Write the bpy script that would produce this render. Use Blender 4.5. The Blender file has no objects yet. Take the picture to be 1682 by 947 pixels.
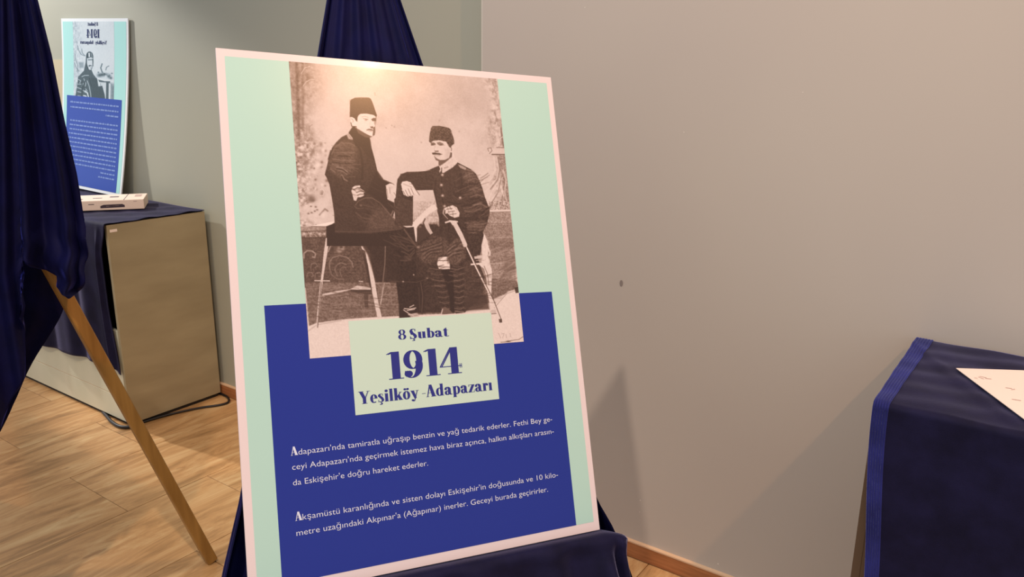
import bpy, bmesh, math, random
import numpy as np
from mathutils import Vector, Matrix
C = bpy.context.scene.collection
scene = bpy.context.scene

# ------------------------------------------------------------------ camera
F_PX, PITCH, YAW, ROLL = 1296.7, 0.2610, 0.6128, 0.0110
EYE = Vector((0, 0, 1.6))
fw = Vector((-math.sin(YAW)*math.cos(PITCH), math.cos(YAW)*math.cos(PITCH), -math.sin(PITCH)))
_r = Vector((math.cos(YAW), math.sin(YAW), 0)); _u = _r.cross(fw)
rt = _r*math.cos(ROLL) + _u*math.sin(ROLL); up = _u*math.cos(ROLL) - _r*math.sin(ROLL)
cam = bpy.data.cameras.new('camera'); cam.sensor_width = 36; cam.lens = 36*F_PX/1682
cam.clip_start = .05
co = bpy.data.objects.new('camera', cam); C.objects.link(co)
M = Matrix((rt, up, -fw)).transposed().to_4x4(); M.translation = EYE
co.matrix_world = M; scene.camera = co

# ------------------------------------------------------------------ light
w = bpy.data.worlds.new('hall_light'); scene.world = w; w.use_nodes = True
w.node_tree.nodes['Background'].inputs[0].default_value = (.88, .92, 1.0, 1)
w.node_tree.nodes['Background'].inputs[1].default_value = .68

def spot(name, loc, aim, power, col, radius=.05, size=1.4, blend=.6):
    l = bpy.data.lights.new(name, 'SPOT'); l.energy = power; l.color = col
    l.shadow_soft_size = radius; l.spot_size = size; l.spot_blend = blend
    o = bpy.data.objects.new(name, l); C.objects.link(o); o.location = loc
    o.rotation_euler = (Vector(aim)-Vector(loc)).to_track_quat('-Z', 'Y').to_euler()
    return o
WARM = (1.0, .56, .28)
spot('spotlight', (1.93, 1.05, 4.5), (-.9, 1.6, .9), 300, (1.0, .52, .24), .045, 1.3, .8)
spot('spotlight', (-.64, -.53, 4.5), (-1.0, 1.4, .9), 300, (1.0, .80, .66), .05, 1.3, .8)
spot('spotlight', (-6.6, 1.30, 3.2), (-4.3, 2.2, 1.3), 520, (1.0, .95, .9), .05, .62, .5)
spot('spotlight', (-3.4, -1.2, 4.5), (-3.6, 1.5, .1), 190, (1.0, .76, .52), .05, .75, .5)  # fill spot added for the left side, no known lamp there
scene.view_settings.view_transform = 'Standard'; scene.view_settings.look = 'None'
scene.view_settings.exposure = 0.0; scene.view_settings.gamma = 1.0
scene.view_settings.use_curve_mapping = False

# ------------------------------------------------------------------ helpers
def tag(o, label=None, cat=None, group=None, kind=None):
    if label: o['label'] = label
    if cat: o['category'] = cat
    if group: o['group'] = group
    if kind: o['kind'] = kind
    return o
def empty(name, loc):
    o = bpy.data.objects.new(name, None); C.objects.link(o); o.location = loc
    o.empty_display_size = .05
    bpy.context.view_layer.update()
    return o
def link(name, me, m, parent=None, smooth=False):
    o = bpy.data.objects.new(name, me); C.objects.link(o)
    if m is not None:
        me.materials.clear(); me.materials.append(m)
    if smooth: me.polygons.foreach_set('use_smooth', [True]*len(me.polygons))
    if parent:
        o.parent = parent
        o.matrix_parent_inverse = world_of(parent).inverted()
    return o
def world_of(o):
    m = Matrix.LocRotScale(o.location, o.rotation_euler, o.scale)
    if o.parent: m = world_of(o.parent) @ o.matrix_parent_inverse @ m
    return m
def mesh(name, vs, fs, m, parent=None, smooth=False):
    me = bpy.data.meshes.new(name); me.from_pydata([tuple(v) for v in vs], [], fs); me.update()
    return link(name, me, m, parent, smooth)
def hexa(name, P, m, parent=None, bev=0.0, seg=1):
    """P = 8 points: bottom four then top four, counter-clockwise."""
    bm = bmesh.new(); v = [bm.verts.new(p) for p in P]
    for f in ((3,2,1,0),(4,5,6,7),(0,1,5,4),(1,2,6,5),(2,3,7,6),(3,0,4,7)): bm.faces.new([v[i] for i in f])
    bmesh.ops.recalc_face_normals(bm, faces=bm.faces)
    if bev: bmesh.ops.bevel(bm, geom=bm.edges[:], offset=bev, segments=seg, affect='EDGES', profile=.5)
    me = bpy.data.meshes.new(name); bm.to_mesh(me); bm.free()
    return link(name, me, m, parent)
def box(name, x0, x1, y0, y1, z0, z1, m, parent=None, bev=0.0, seg=1):
    return hexa(name, [(x0,y0,z0),(x1,y0,z0),(x1,y1,z0),(x0,y1,z0),(x0,y0,z1),(x1,y0,z1),(x1,y1,z1),(x0,y1,z1)], m, parent, bev, seg)
def bar(name, A, B, wx, wy, m, parent=None, bev=.002, side=None):
    A = Vector(A); B = Vector(B); d = (B-A).normalized()
    s = (Vector(side) if side else d.cross(Vector((0,0,1))))
    s = (s - d*s.dot(d)).normalized(); t = d.cross(s).normalized()
    P = [p + s*(sx*wx/2) + t*(sy*wy/2) for p in (A, B) for sx, sy in ((-1,-1),(1,-1),(1,1),(-1,1))]
    return hexa(name, P, m, parent, bev)
def tube(name, pts, r, m, parent=None, n=8):
    # smooth polyline sweep
    P = [Vector(p) for p in pts]; Q = []
    for i in range(len(P)-1):
        p0 = P[max(i-1,0)]; p1 = P[i]; p2 = P[i+1]; p3 = P[min(i+2,len(P)-1)]
        for k in range(6):
            t = k/6
            Q.append(.5*((2*p1)+(p2-p0)*t+(2*p0-5*p1+4*p2-p3)*t*t+(3*p1-p0-3*p2+p3)*t**3))
    Q.append(P[-1]); vs = []; fs = []
    for i, q in enumerate(Q):
        d = (Q[min(i+1,len(Q)-1)]-Q[max(i-1,0)]).normalized()
        a = d.cross(Vector((0,0,1)))
        if a.length < 1e-3: a = Vector((1,0,0))
        a.normalize(); b = a.cross(d)
        for k in range(n):
            an = 2*math.pi*k/n; vs.append(q + a*math.cos(an)*r + b*math.sin(an)*r)
    for i in range(len(Q)-1):
        for k in range(n): fs.append((i*n+k, i*n+(k+1)%n, (i+1)*n+(k+1)%n, (i+1)*n+k))
    fs.append(tuple(range(n))[::-1]); fs.append(tuple(range((len(Q)-1)*n, len(Q)*n)))
    return mesh(name, vs, fs, m, parent, True)

# ------------------------------------------------------------------ materials
def mat(name, col, rough=.6, **kw):
    m = bpy.data.materials.new(name); m.use_nodes = True; b = m.node_tree.nodes['Principled BSDF']
    b.inputs['Base Color'].default_value = (*col, 1); b.inputs['Roughness'].default_value = rough
    for k, v in kw.items(): b.inputs[k.replace('_', ' ')].default_value = v
    return m
def nd(m, t, **kw):
    n = m.node_tree.nodes.new(t)
    for k, v in kw.items():
        if hasattr(n, k): setattr(n, k, v)
        else: n.inputs[k.replace('_', ' ')].default_value = v
    return n
def lk(m, a, b): m.node_tree.links.new(a, b)
def srgb(r, g, b):
    f = lambda c: ((c/255+.055)/1.055)**2.4 if c/255 > .04045 else c/255/12.92
    return (f(r), f(g), f(b))
def noise_mat(name, c1, c2, rough, scale=(4,4,4), nscale=3, detail=6, bump=0, coords='Object', lo=.3, hi=.7, **kw):
    m = mat(name, c1, rough, **kw); b = m.node_tree.nodes['Principled BSDF']
    tc = nd(m, 'ShaderNodeTexCoord'); mp = nd(m, 'ShaderNodeMapping'); mp.inputs['Scale'].default_value = scale
    nz = nd(m, 'ShaderNodeTexNoise'); nz.inputs['Scale'].default_value = nscale; nz.inputs['Detail'].default_value = detail
    cr = nd(m, 'ShaderNodeValToRGB'); cr.color_ramp.elements[0].position = lo; cr.color_ramp.elements[1].position = hi
    cr.color_ramp.elements[0].color = (*c1, 1); cr.color_ramp.elements[1].color = (*c2, 1)
    lk(m, tc.outputs[coords], mp.inputs[0]); lk(m, mp.outputs[0], nz.inputs['Vector'])
    lk(m, nz.outputs[0], cr.inputs[0]); lk(m, cr.outputs[0], b.inputs['Base Color'])
    if bump:
        bp = nd(m, 'ShaderNodeBump'); bp.inputs['Strength'].default_value = bump; bp.inputs['Distance'].default_value = .002
        lk(m, nz.outputs[0], bp.inputs['Height']); lk(m, bp.outputs[0], b.inputs['Normal'])
    return m

M_wall_right = noise_mat('painted_wall_warm', srgb(188,180,171), srgb(194,187,176), .55, (1,1,1), .8, 3)
M_wall_left = noise_mat('painted_wall_green', srgb(166,167,150), srgb(171,171,155), .55, (1,1,1), .8, 3)
M_trim = mat('panel_edge', srgb(205,200,188), .5)
M_base = noise_mat('baseboard_wood', srgb(150,92,54), srgb(186,124,78), .4, (3,3,30), 3, 6)
M_basetop = mat('baseboard_edge', srgb(222,186,150), .5)
M_grout = mat('floor_joint', srgb(120,88,56), .8)
M_ply = noise_mat('plywood_veneer', srgb(152,140,110), srgb(170,158,126), .55, (1.2,1.2,5), 2.2, 5, 0, lo=.3, hi=.75)
M_plyf = noise_mat('plywood_front', srgb(205,205,180), srgb(216,214,190), .5, (3,1,1), 2, 4)
M_plyedge = mat('plywood_edge', srgb(196,150,92), .6)
M_black = mat('black_plinth', (.012,.012,.012), .6)
M_shade_ply = mat('plywood_in_shade', srgb(92,72,52), .6)  # plain plywood with the shade on the right pedestal put into its colour
M_cable = mat('black_cable', (.01,.01,.012), .4)
M_pine = noise_mat('pine_leg', srgb(150,108,50), srgb(180,134,68), .45, (14,14,1.3), 3, 6)
M_foam = mat('foam_board', srgb(246,240,240), .5)
M_card = mat('beige_card', srgb(196,182,150), .7)
M_paper = mat('white_paper', srgb(248,232,222), .6)
M_carton = mat('cream_carton', srgb(244,222,204), .55)
M_mark = mat('grey_ink', srgb(196,168,158), .6)
M_dark = mat('dark_ink', srgb(70,55,66), .6)

def velvet(name, base, sheen_col, sheen=1.0, sr=.35, bump=.25):
    m = mat(name, base, .75); b = m.node_tree.nodes['Principled BSDF']
    b.inputs['Specular IOR Level'].default_value = .15
    b.inputs['Sheen Weight'].default_value = sheen; b.inputs['Sheen Roughness'].default_value = sr
    b.inputs['Sheen Tint'].default_value = (*sheen_col, 1)
    tc = nd(m, 'ShaderNodeTexCoord')
    n1 = nd(m, 'ShaderNodeTexNoise'); n1.inputs['Scale'].default_value = 14; n1.inputs['Detail'].default_value = 5
    n2 = nd(m, 'ShaderNodeTexNoise'); n2.inputs['Scale'].default_value = 420; n2.inputs['Detail'].default_value = 2
    ad = nd(m, 'ShaderNodeMath', operation='MULTIPLY_ADD'); ad.inputs[1].default_value = .6
    bp = nd(m, 'ShaderNodeBump'); bp.inputs['Strength'].default_value = bump; bp.inputs['Distance'].default_value = .003
    lk(m, tc.outputs['Object'], n1.inputs['Vector']); lk(m, tc.outputs['Object'], n2.inputs['Vector'])
    lk(m, n2.outputs[0], ad.inputs[0]); lk(m, n1.outputs[0], ad.inputs[2]); lk(m, ad.outputs[0], bp.inputs['Height'])
    lk(m, bp.outputs[0], b.inputs['Normal'])
    cr = nd(m, 'ShaderNodeValToRGB'); cr.color_ramp.elements[0].position = .35; cr.color_ramp.elements[1].position = .7
    cr.color_ramp.elements[0].color = (*[c*.7 for c in base], 1); cr.color_ramp.elements[1].color = (*[c*1.35 for c in base], 1)
    lk(m, n1.outputs[0], cr.inputs[0]); lk(m, cr.outputs[0], b.inputs['Base Color'])
    return m
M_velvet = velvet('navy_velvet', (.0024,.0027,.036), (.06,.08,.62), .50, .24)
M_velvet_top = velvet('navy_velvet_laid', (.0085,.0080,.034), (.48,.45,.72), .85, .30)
M_velvet_dim = velvet('navy_velvet_low_sheen', (.0075,.0070,.028), (.40,.38,.65), .40, .30)  # weaker sheen and slightly darker base than the laid velvet
M_selvage = velvet('navy_selvage', (.022,.026,.16), (.3,.35,.9), .7, .3)

def floor_mat():
    m = mat('travertine_plank', srgb(205,160,110), .38); b = m.node_tree.nodes['Principled BSDF']
    tc = nd(m, 'ShaderNodeTexCoord'); oi = nd(m, 'ShaderNodeObjectInfo')
    sc = nd(m, 'ShaderNodeVectorMath', operation='SCALE'); sc.inputs['Scale'].default_value = 40
    cx = nd(m, 'ShaderNodeCombineXYZ'); lk(m, oi.outputs['Random'], cx.inputs[0]); lk(m, oi.outputs['Random'], cx.inputs[1])
    lk(m, cx.outputs[0], sc.inputs[0])
    ad = nd(m, 'ShaderNodeVectorMath', operation='ADD'); lk(m, tc.outputs['Object'], ad.inputs[0]); lk(m, sc.outputs[0], ad.inputs[1])
    mp = nd(m, 'ShaderNodeMapping'); mp.inputs['Scale'].default_value = (9, 1.5, 1); mp.inputs['Rotation'].default_value = (0,0,.10)
    lk(m, ad.outputs[0], mp.inputs[0])
    n1 = nd(m, 'ShaderNodeTexNoise'); n1.inputs['Scale'].default_value = 1.6; n1.inputs['Detail'].default_value = 7; n1.inputs['Roughness'].default_value = .70; n1.inputs['Distortion'].default_value = .9
    lk(m, mp.outputs[0], n1.inputs['Vector'])
    cr = nd(m, 'ShaderNodeValToRGB'); e = cr.color_ramp.elements
    e[0].position = .30; e[0].color = (*srgb(148,112,70), 1); e[1].position = .70; e[1].color = (*srgb(218,186,136), 1)
    k = e.new(.5); k.color = (*srgb(196,152,102), 1)
    lk(m, n1.outputs[0], cr.inputs[0])
    n2 = nd(m, 'ShaderNodeTexNoise'); n2.inputs['Scale'].default_value = 5; n2.inputs['Detail'].default_value = 4
    mp2 = nd(m, 'ShaderNodeMapping'); mp2.inputs['Scale'].default_value = (5, 1.6, 1); lk(m, ad.outputs[0], mp2.inputs[0]); lk(m, mp2.outputs[0], n2.inputs['Vector'])
    pit = nd(m, 'ShaderNodeValToRGB'); pit.color_ramp.elements[0].position = .66; pit.color_ramp.elements[1].position = .72
    lk(m, n2.outputs[0], pit.inputs[0])
    mx = nd(m, 'ShaderNodeMix', data_type='RGBA'); mx.inputs[7].default_value = (*srgb(140,98,60), 1)
    ml = nd(m, 'ShaderNodeMath', operation='MULTIPLY'); ml.inputs[1].default_value = .5
    lk(m, pit.outputs[0], ml.inputs[0]); lk(m, ml.outputs[0], mx.inputs[0]); lk(m, cr.outputs[0], mx.inputs[6])
    lk(m, mx.outputs[2], b.inputs['Base Color'])
    return m
M_floor = floor_mat()

def print_mat(name, col=None):
    m = mat(name, col or (1,1,1), .25); b = m.node_tree.nodes['Principled BSDF']
    b.inputs['Specular IOR Level'].default_value = .31
    b.inputs['Coat Weight'].default_value = .14; b.inputs['Coat Roughness'].default_value = .055
    if col is None:
        a = nd(m, 'ShaderNodeVertexColor'); a.layer_name = 'Col'; lk(m, a.outputs[0], b.inputs['Base Color'])
    return m
M_photo = print_mat('printed_photograph')
M_mint = print_mat('printed_mint', srgb(182,220,208))
M_mint_panel = print_mat('printed_pale_green', srgb(200,224,208))
M_blue = print_mat('printed_blue', srgb(30,46,146))
M_white_gloss = print_mat('printed_white', srgb(232,217,217))
M_ink_blue = print_mat('printed_navy_ink', srgb(42,44,132))
M_ink_white = print_mat('printed_white_ink', srgb(222,228,244))
M_mint_left = print_mat('printed_aqua', srgb(176,232,228))
M_blue_left = print_mat('printed_royal_blue', srgb(44,78,176))
M_white_left = print_mat('printed_cool_white', srgb(240,246,250))

# ------------------------------------------------------------------ setting
WALL_R, WALL_L, SEAM = 2.222, 2.262, -1.695
H = 4.6
tag(box('wall_right', SEAM, 3.4, WALL_R, WALL_R+.12, 0, H, M_wall_right), 'warm grey painted wall panel right of the vertical seam', None, None, 'structure')
tag(box('wall_left', -8.0, SEAM-.001, WALL_L, WALL_L+.08, 0, H, M_wall_left), 'greenish grey painted wall panel left of the vertical seam', None, None, 'structure')
tag(box('trim_1', SEAM-.006, SEAM-.0005, WALL_R+.001, WALL_L-.001, .07, H, M_trim), 'thin pale edge strip down the wall seam', None, None, 'structure')
for nm, x0, x1, y in (('baseboard_right', SEAM, 3.4, WALL_R), ('baseboard_left', -8.0, SEAM, WALL_L)):
    b = tag(box(nm, x0, x1, y-.015, y, .003, .058, M_base), 'reddish wooden baseboard along the wall foot', None, None, 'structure')
    box('top_edge', x0, x1, y-.016, y, .058, .063, M_basetop, b)
for i, (x, z, r) in enumerate(((-1.131,.962,.007), (-1.02,.22,.0022), (-1.02,.175,.0018), (-.735,.058+.03,.0026), (-1.30,1.81,.0018), (-.95,1.45,.0016), (-.62,1.57,.0014))):
    vs = [(x+math.cos(a)*r*.9, WALL_R-.0006, z+math.sin(a)*r*(1.6 if i == 0 else 1)) for a in [k*math.pi/6 for k in range(12)]]
    mesh('wall_mark', vs, [tuple(range(12))[::-1]], mat('scuff', srgb(140,130,124), .7) if i == 0 else mat('speck', srgb(226,220,212), .6), bpy.data.objects['wall_right'])
fl = tag(box('floor', -8, 3.4, -4, WALL_L+.05, -.06, -.004, M_grout), 'tan stone-look plank floor', None, None, 'structure')
PW, PL = .436, .93
pm = {}
rnd = random.Random(4)
for i in range(-6, 15):
    x0 = -3.150 + PW*(i-4) ; x0 = -3.150 - PW*4 + PW*i
    off = (.34 if i % 2 else .0)+.02
    for j in range(-2, 4):
        y1 = WALL_L - .002 - PL*j + off; y0 = y1 - PL
        y1 = min(y1, WALL_L-.001)
        if y0 > WALL_L-.05 or x0 < -7.9 or x0 > 3: continue
        key = round(y1-y0, 3)
        if key not in pm:
            bm = bmesh.new(); g = .0011; L = key
            bmesh.ops.create_cube(bm, size=1)
            for v in bm.verts: v.co = ((v.co.x)*(PW-2*g), v.co.y*(L-2*g), v.co.z*.004-.002)
            bmesh.ops.bevel(bm, geom=[e for e in bm.edges if all(v.co.z > -.001 for v in e.verts)], offset=.0008, segments=1, affect='EDGES')
            me = bpy.data.meshes.new('plank'); bm.to_mesh(me); bm.free(); me.materials.append(M_floor); pm[key] = me
        o = bpy.data.objects.new('plank', pm[key]); C.objects.link(o); o.parent = fl
        o.location = (x0+PW/2, (y0+y1)/2, -.0002*rnd.random())

# ------------------------------------------------------------------ projective maps for the flat prints
def homog(src, dst):
    A = []
    for (X, Y), (x, y) in zip(src, dst):
        A.append([X,Y,1,0,0,0,-x*X,-x*Y,-x]); A.append([0,0,0,X,Y,1,-y*X,-y*Y,-y])
    return np.linalg.svd(np.array(A, float))[2][-1].reshape(3,3)

class Painter:
    """numpy canvas for a printed photograph: tones are painted with soft polygons, lines and blobs"""
    def __init__(s, w, h, corners, seed=1):
        s.w, s.h = w, h
        Hm = homog([(0,0),(1,0),(1,1),(0,1)], corners)
        u, v = np.meshgrid((np.arange(w))/(w-1), (np.arange(h))/(h-1))
        d = Hm[2,0]*u+Hm[2,1]*v+Hm[2,2]
        s.X = (Hm[0,0]*u+Hm[0,1]*v+Hm[0,2])/d; s.Y = (Hm[1,0]*u+Hm[1,1]*v+Hm[1,2])/d
        s.T = np.full((h,w), .8); s.rng = np.random.RandomState(seed); s.fr = (0,0,1)
    def frame(s, ox, oy, sc): s.fr = (ox, oy, sc)
    def P(s, pts): return np.array([(s.fr[0]+x/s.fr[2], s.fr[1]+y/s.fr[2]) for x, y in pts], float)
    def win(s, P, pad):
        m = (s.X > P[:,0].min()-pad) & (s.X < P[:,0].max()+pad) & (s.Y > P[:,1].min()-pad) & (s.Y < P[:,1].max()+pad)
        r = np.where(m.any(1))[0]; c = np.where(m.any(0))[0]
        if len(r) == 0 or len(c) == 0: return None
        return slice(r[0], r[-1]+1), slice(c[0], c[-1]+1)
    def dist(s, P, X, Y, closed):
        n = len(P); D = np.full(X.shape, 1e9); I = np.zeros(X.shape, bool)
        for i in range(n if closed else n-1):
            a, b = P[i], P[(i+1) % n]; e = b-a; L = e@e+1e-9
            t = np.clip(((X-a[0])*e[0]+(Y-a[1])*e[1])/L, 0, 1)
            D = np.minimum(D, np.hypot(X-a[0]-t*e[0], Y-a[1]-t*e[1]))
            if closed:
                c = ((a[1] > Y) != (b[1] > Y)) & (X < (b[0]-a[0])*(Y-a[1])/(b[1]-a[1]+1e-12)+a[0]); I ^= c
        return D, I
    def mask(s, pts, soft=.9):
        P = s.P(pts); w_ = s.win(P, soft*2+1)
        if w_ is None: return None, None
        D, I = s.dist(P, s.X[w_], s.Y[w_], True)
        return w_, np.clip(.5+np.where(I, D, -D)/soft, 0, 1)
    def poly(s, pts, tone, soft=.9, a=1., tex=0., g=None):
        w_, m = s.mask(pts, soft)
        if w_ is None: return
        t = tone
        if tex: t = tone + (s.noise(2.2)[w_]-.5)*tex
        if g: # gradient (dx,dy per px) about polygon mean
            P = s.P(pts).mean(0); t = t + g[0]*(s.X[w_]-P[0]) + g[1]*(s.Y[w_]-P[1])
        s.T[w_] = s.T[w_]*(1-m*a) + t*m*a
    def line(s, pts, wd, tone, a=1., soft=.8):
        P = s.P(pts); w_ = s.win(P, wd+soft*2)
        if w_ is None: return
        D, _ = s.dist(P, s.X[w_], s.Y[w_], False)
        m = np.clip(.5+(wd/2-D)/soft, 0, 1)*a
        s.T[w_] = s.T[w_]*(1-m)+tone*m
    def blob(s, x, y, rx, ry, tone, a=1., p=2):
        P = s.P([(x,y)]); sc = s.fr[2]; rx /= sc; ry /= sc
        w_ = s.win(P, max(rx,ry)*2)
        if w_ is None: return
        m = np.exp(-(np.abs((s.X[w_]-P[0,0])/rx)**p+np.abs((s.Y[w_]-P[0,1])/ry)**p))*a
        s.T[w_] = s.T[w_]*(1-m)+tone*m
    def noise(s, px, seed=None):
        rg = s.rng if seed is None else np.random.RandomState(seed)
        key = (px, seed)
        if not hasattr(s, 'cache'): s.cache = {}
        if key in s.cache: return s.cache[key]
        gw = int(s.w/px)+3; gh = int(s.h/px)+3; g = rg.rand(gh, gw)
        y = np.arange(s.h)/px; x = np.arange(s.w)/px; yi = y.astype(int); xi = x.astype(int)
        fy = (y-yi)[:,None]; fx = (x-xi)[None,:]; fy = fy*fy*(3-2*fy); fx = fx*fx*(3-2*fx)
        r = (g[yi][:,xi]*(1-fx)+g[yi][:,xi+1]*fx)*(1-fy)+(g[yi+1][:,xi]*(1-fx)+g[yi+1][:,xi+1]*fx)*fy
        s.cache[key] = r; return r
    def fbm(s, px, seed): return (s.noise(px, seed)*.5+s.noise(px/2, seed+1)*.3+s.noise(px/4, seed+2)*.2)
    def add(s, m, amt): s.T += m*amt
    def colors(s, stops):
        t = np.clip(s.T, 0, 1); xs = [q[0] for q in stops]
        rgb = np.stack([np.interp(t, xs, [q[1][k] for q in stops]) for k in range(3)], -1)/255
        return np.where(rgb > .04045, ((rgb+.055)/1.055)**2.4, rgb/12.92)

def photo_mesh(name, pt, colors, pos, m, parent):
    h, w_ = colors.shape[:2]
    u, v = np.meshgrid(np.arange(w_)/(w_-1), np.arange(h)/(h-1))
    co_ = pos(u, v).reshape(-1, 3)
    idx = np.arange(h*w_).reshape(h, w_)
    f = np.stack([idx[:-1,:-1], idx[1:,:-1], idx[1:,1:], idx[:-1,1:]], -1).reshape(-1, 4)
    me = bpy.data.meshes.new(name); me.vertices.add(h*w_); me.vertices.foreach_set('co', co_.astype(np.float32).ravel())
    me.loops.add(f.size); me.loops.foreach_set('vertex_index', f.ravel().astype(np.int32))
    me.polygons.add(len(f)); me.polygons.foreach_set('loop_start', (np.arange(len(f))*4).astype(np.int32))
    me.update(calc_edges=True)
    ca = me.color_attributes.new('Col', 'FLOAT_COLOR', 'POINT')
    ca.data.foreach_set('color', np.concatenate([colors.reshape(-1,3), np.ones((h*w_,1))], 1).astype(np.float32).ravel())
    return link(name, me, m, parent)

# ------------------------------------------------------------------ fat-face serif lettering (drawn stroke by stroke)
def ell(cx, cy, rx, ry, a0=0, a1=360, n=28):
    return [(cx+rx*math.cos(math.radians(a0+(a1-a0)*i/n)), cy+ry*math.sin(math.radians(a0+(a1-a0)*i/n))) for i in range(n+1)]
def band(A, B): return [[A[i], A[i+1], B[i+1], B[i]] for i in range(len(A)-1)]
def R(x0, y0, x1, y1): return [[(x0,y0),(x1,y0),(x1,y1),(x0,y1)]]
def ring(cx, cy, rx, ry, t, hair=.03, a0=0, a1=360, skew=0): return band(ell(cx, cy, rx, ry, a0, a1), ell(cx+skew, cy, rx-t, ry-hair, a0, a1))
def dot(x, y, r): return [ell(x, y, r, r, 0, 360, 16)[:-1]]
HL = .032
def stem(x, y0, y1, w_=.19, foot=True, head=True, fl=.05):
    g = R(x, y0, x+w_, y1)
    if foot: g += R(x-fl, y0, x+w_+fl, y0+HL)
    if head: g += [[(x-fl, y1-HL), (x, y1-HL-.0), (x, y1), (x-fl, y1-.005)]]
    return g
def hook(x, y): # cedilla
    return band(ell(x, y-.13, .10, .085, 100, -120, 14), ell(x-.01, y-.125, .035, .05, 100, -120, 14)) + R(x-.018, y-.07, x+.018, y+.01) + dot(x-.06, y-.185, .035)
XH = .66
G = {}
G['1'] = (.50, R(.17,0,.39,1.0)+R(.05,0,.50,HL)+[[(.02,.90),(.17,.955),(.17,1.0),(.02,.93)]])
G['9'] = (.68, ring(.33,.66,.30,.345,.16,.03)+band(ell(.25,.45,.38,.46,20,-90,20), ell(.25,.45,.19,.43,20,-90,20))+band(ell(.25,.2,.2,.205,-90,-200,12), ell(.25,.2,.16,.18,-90,-200,12))+dot(.15,.15,.115))
G['4'] = (.74, R(.40,0,.61,1.0)+R(.27,0,.72,HL)+[[(.40,1.0),(.0,.30),(.045,.30),(.42,.94)]]+R(.0,.27,.74,.30)+R(.715,.20,.74,.37))
G['8'] = (.64, ring(.31,.75,.25,.25,.13,.03)+ring(.31,.27,.30,.28,.15,.03))
G['S'] = (.60, band(ell(.28,.74,.25,.27,60,180,16)+ell(.30,.30,.22,.17,140,115,2), ell(.30,.76,.10,.20,60,180,16)+ell(.22,.42,.1,.14,140,115,2))
        + [[(.03,.74),(.20,.86),(.30,.62),(.10,.55)],[(.10,.55),(.30,.62),(.50,.43),(.30,.36)],[(.30,.36),(.50,.43),(.56,.27),(.36,.20)]]
        + band(ell(.30,.26,.26,.27,10,-130,18), ell(.27,.24,.12,.22,10,-130,18)) + R(.45,.74,.475,1.0) + [[(.42,.93),(.475,.80),(.475,.74),(.38,.98)]] + R(.04,0,.065,.28)+[[(.065,.0),(.13,.05),(.065,.2),(.04,.2)]])
G['Ş'] = (.60, G['S'][1]+hook(.30,0))
G['u'] = (.72, stem(.09,.12,XH,.19,False)+band(ell(.28,.17,.19,.18,180,300,14), ell(.36,.17,.09,.145,180,300,14))+stem(.44,0,XH,.19,False)+R(.60,0,.70,HL)+R(.39,XH-HL,.45,XH))
G['b'] = (.66, stem(.09,0,1.0,.19,False)+ring(.36,.33,.28,.345,.17,.03))
G['a'] = (.66, band(ell(.27,.48,.25,.19,0,165,18), ell(.25,.48,.06,.16,0,165,18))+dot(.11,.50,.085)+R(.33,.1,.52,.48)+band(ell(.56,.12,.13,.13,180,330,10), ell(.60,.12,.06,.10,180,330,10))+ring(.25,.18,.22,.19,.15,.03))
G['t'] = (.46, R(.11,.10,.30,.80)+[[(.02,.63),(.11,.63),(.30,.90),(.26,.90)]]+R(.02,.63,.42,.66)+band(ell(.31,.14,.20,.15,180,330,12), ell(.35,.14,.08,.12,180,330,12)))
G['Y'] = (.86, R(.33,0,.54,.45)+R(.24,0,.64,HL)+[[(.06,1.0),(.29,1.0),(.55,.42),(.33,.42)],[(.76,1.0),(.80,1.0),(.52,.42),(.48,.42)]]+R(.0,1-HL,.37,1)+R(.66,1-HL,.90,1))
G['e'] = (.58, ring(.29,.33,.27,.345,.17,.03,0,310)+R(.14,.34,.56,.37))
G['ş'] = (.50, band(ell(.23,.49,.20,.18,60,190,14), ell(.25,.50,.08,.13,60,190,14))+[[(.03,.48),(.15,.58),(.40,.34),(.28,.24)],[(.28,.24),(.40,.34),(.47,.2),(.33,.14)]]+band(ell(.24,.18,.23,.185,15,-140,16), ell(.22,.17,.10,.15,15,-140,16))+R(.37,.48,.395,XH)+R(.03,0,.055,.2)+hook(.24,0))
G['ı'] = (.34, stem(.07,0,XH,.19))
G['i'] = (.34, stem(.07,0,XH,.19)+dot(.165,.86,.105))
G['l'] = (.34, stem(.07,0,1.0,.19))
G['k'] = (.72, stem(.07,0,1.0,.19)+[[(.25,.26),(.29,.22),(.58,.64),(.54,.64)],[(.30,.34),(.42,.50),(.68,.0),(.46,.0)]]+R(.42,0,.73,HL)+R(.44,XH-HL,.66,XH))
G['o'] = (.60, ring(.29,.33,.28,.345,.17,.03))
G['ö'] = (.60, G['o'][1]+dot(.18,.83,.085)+dot(.41,.83,.085))
G['y'] = (.66, [[(.04,XH),(.26,XH),(.46,.06),(.34,-.04)],[(.56,XH),(.60,XH),(.34,-.10),(.30,-.10)]]+R(.0,XH-HL,.32,XH)+R(.46,XH-HL,.68,XH)+band(ell(.22,-.10,.12,.13,10,-120,10), ell(.22,-.10,.08,.10,10,-120,10))+dot(.15,-.13,.08))
G['-'] = (.34, R(.04,.30,.30,.34)); G[' '] = (.20, [])
G['A'] = (.80, [[(.26,1.0),(.46,1.0),(.76,0),(.50,0)],[(.30,1.0),(.34,.93),(.10,0),(.06,0)]]+R(.15,.30,.56,.33)+R(.0,0,.20,HL)+R(.42,0,.84,HL))
G['d'] = (.70, R(.40,0,.59,1.0)+ring(.30,.33,.28,.345,.17,.03)+R(.34,1-HL,.41,1)+R(.55,0,.66,HL))
G['p'] = (.68, stem(.09,-.25,XH,.19)+ring(.38,.33,.28,.345,.17,.03))
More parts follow.
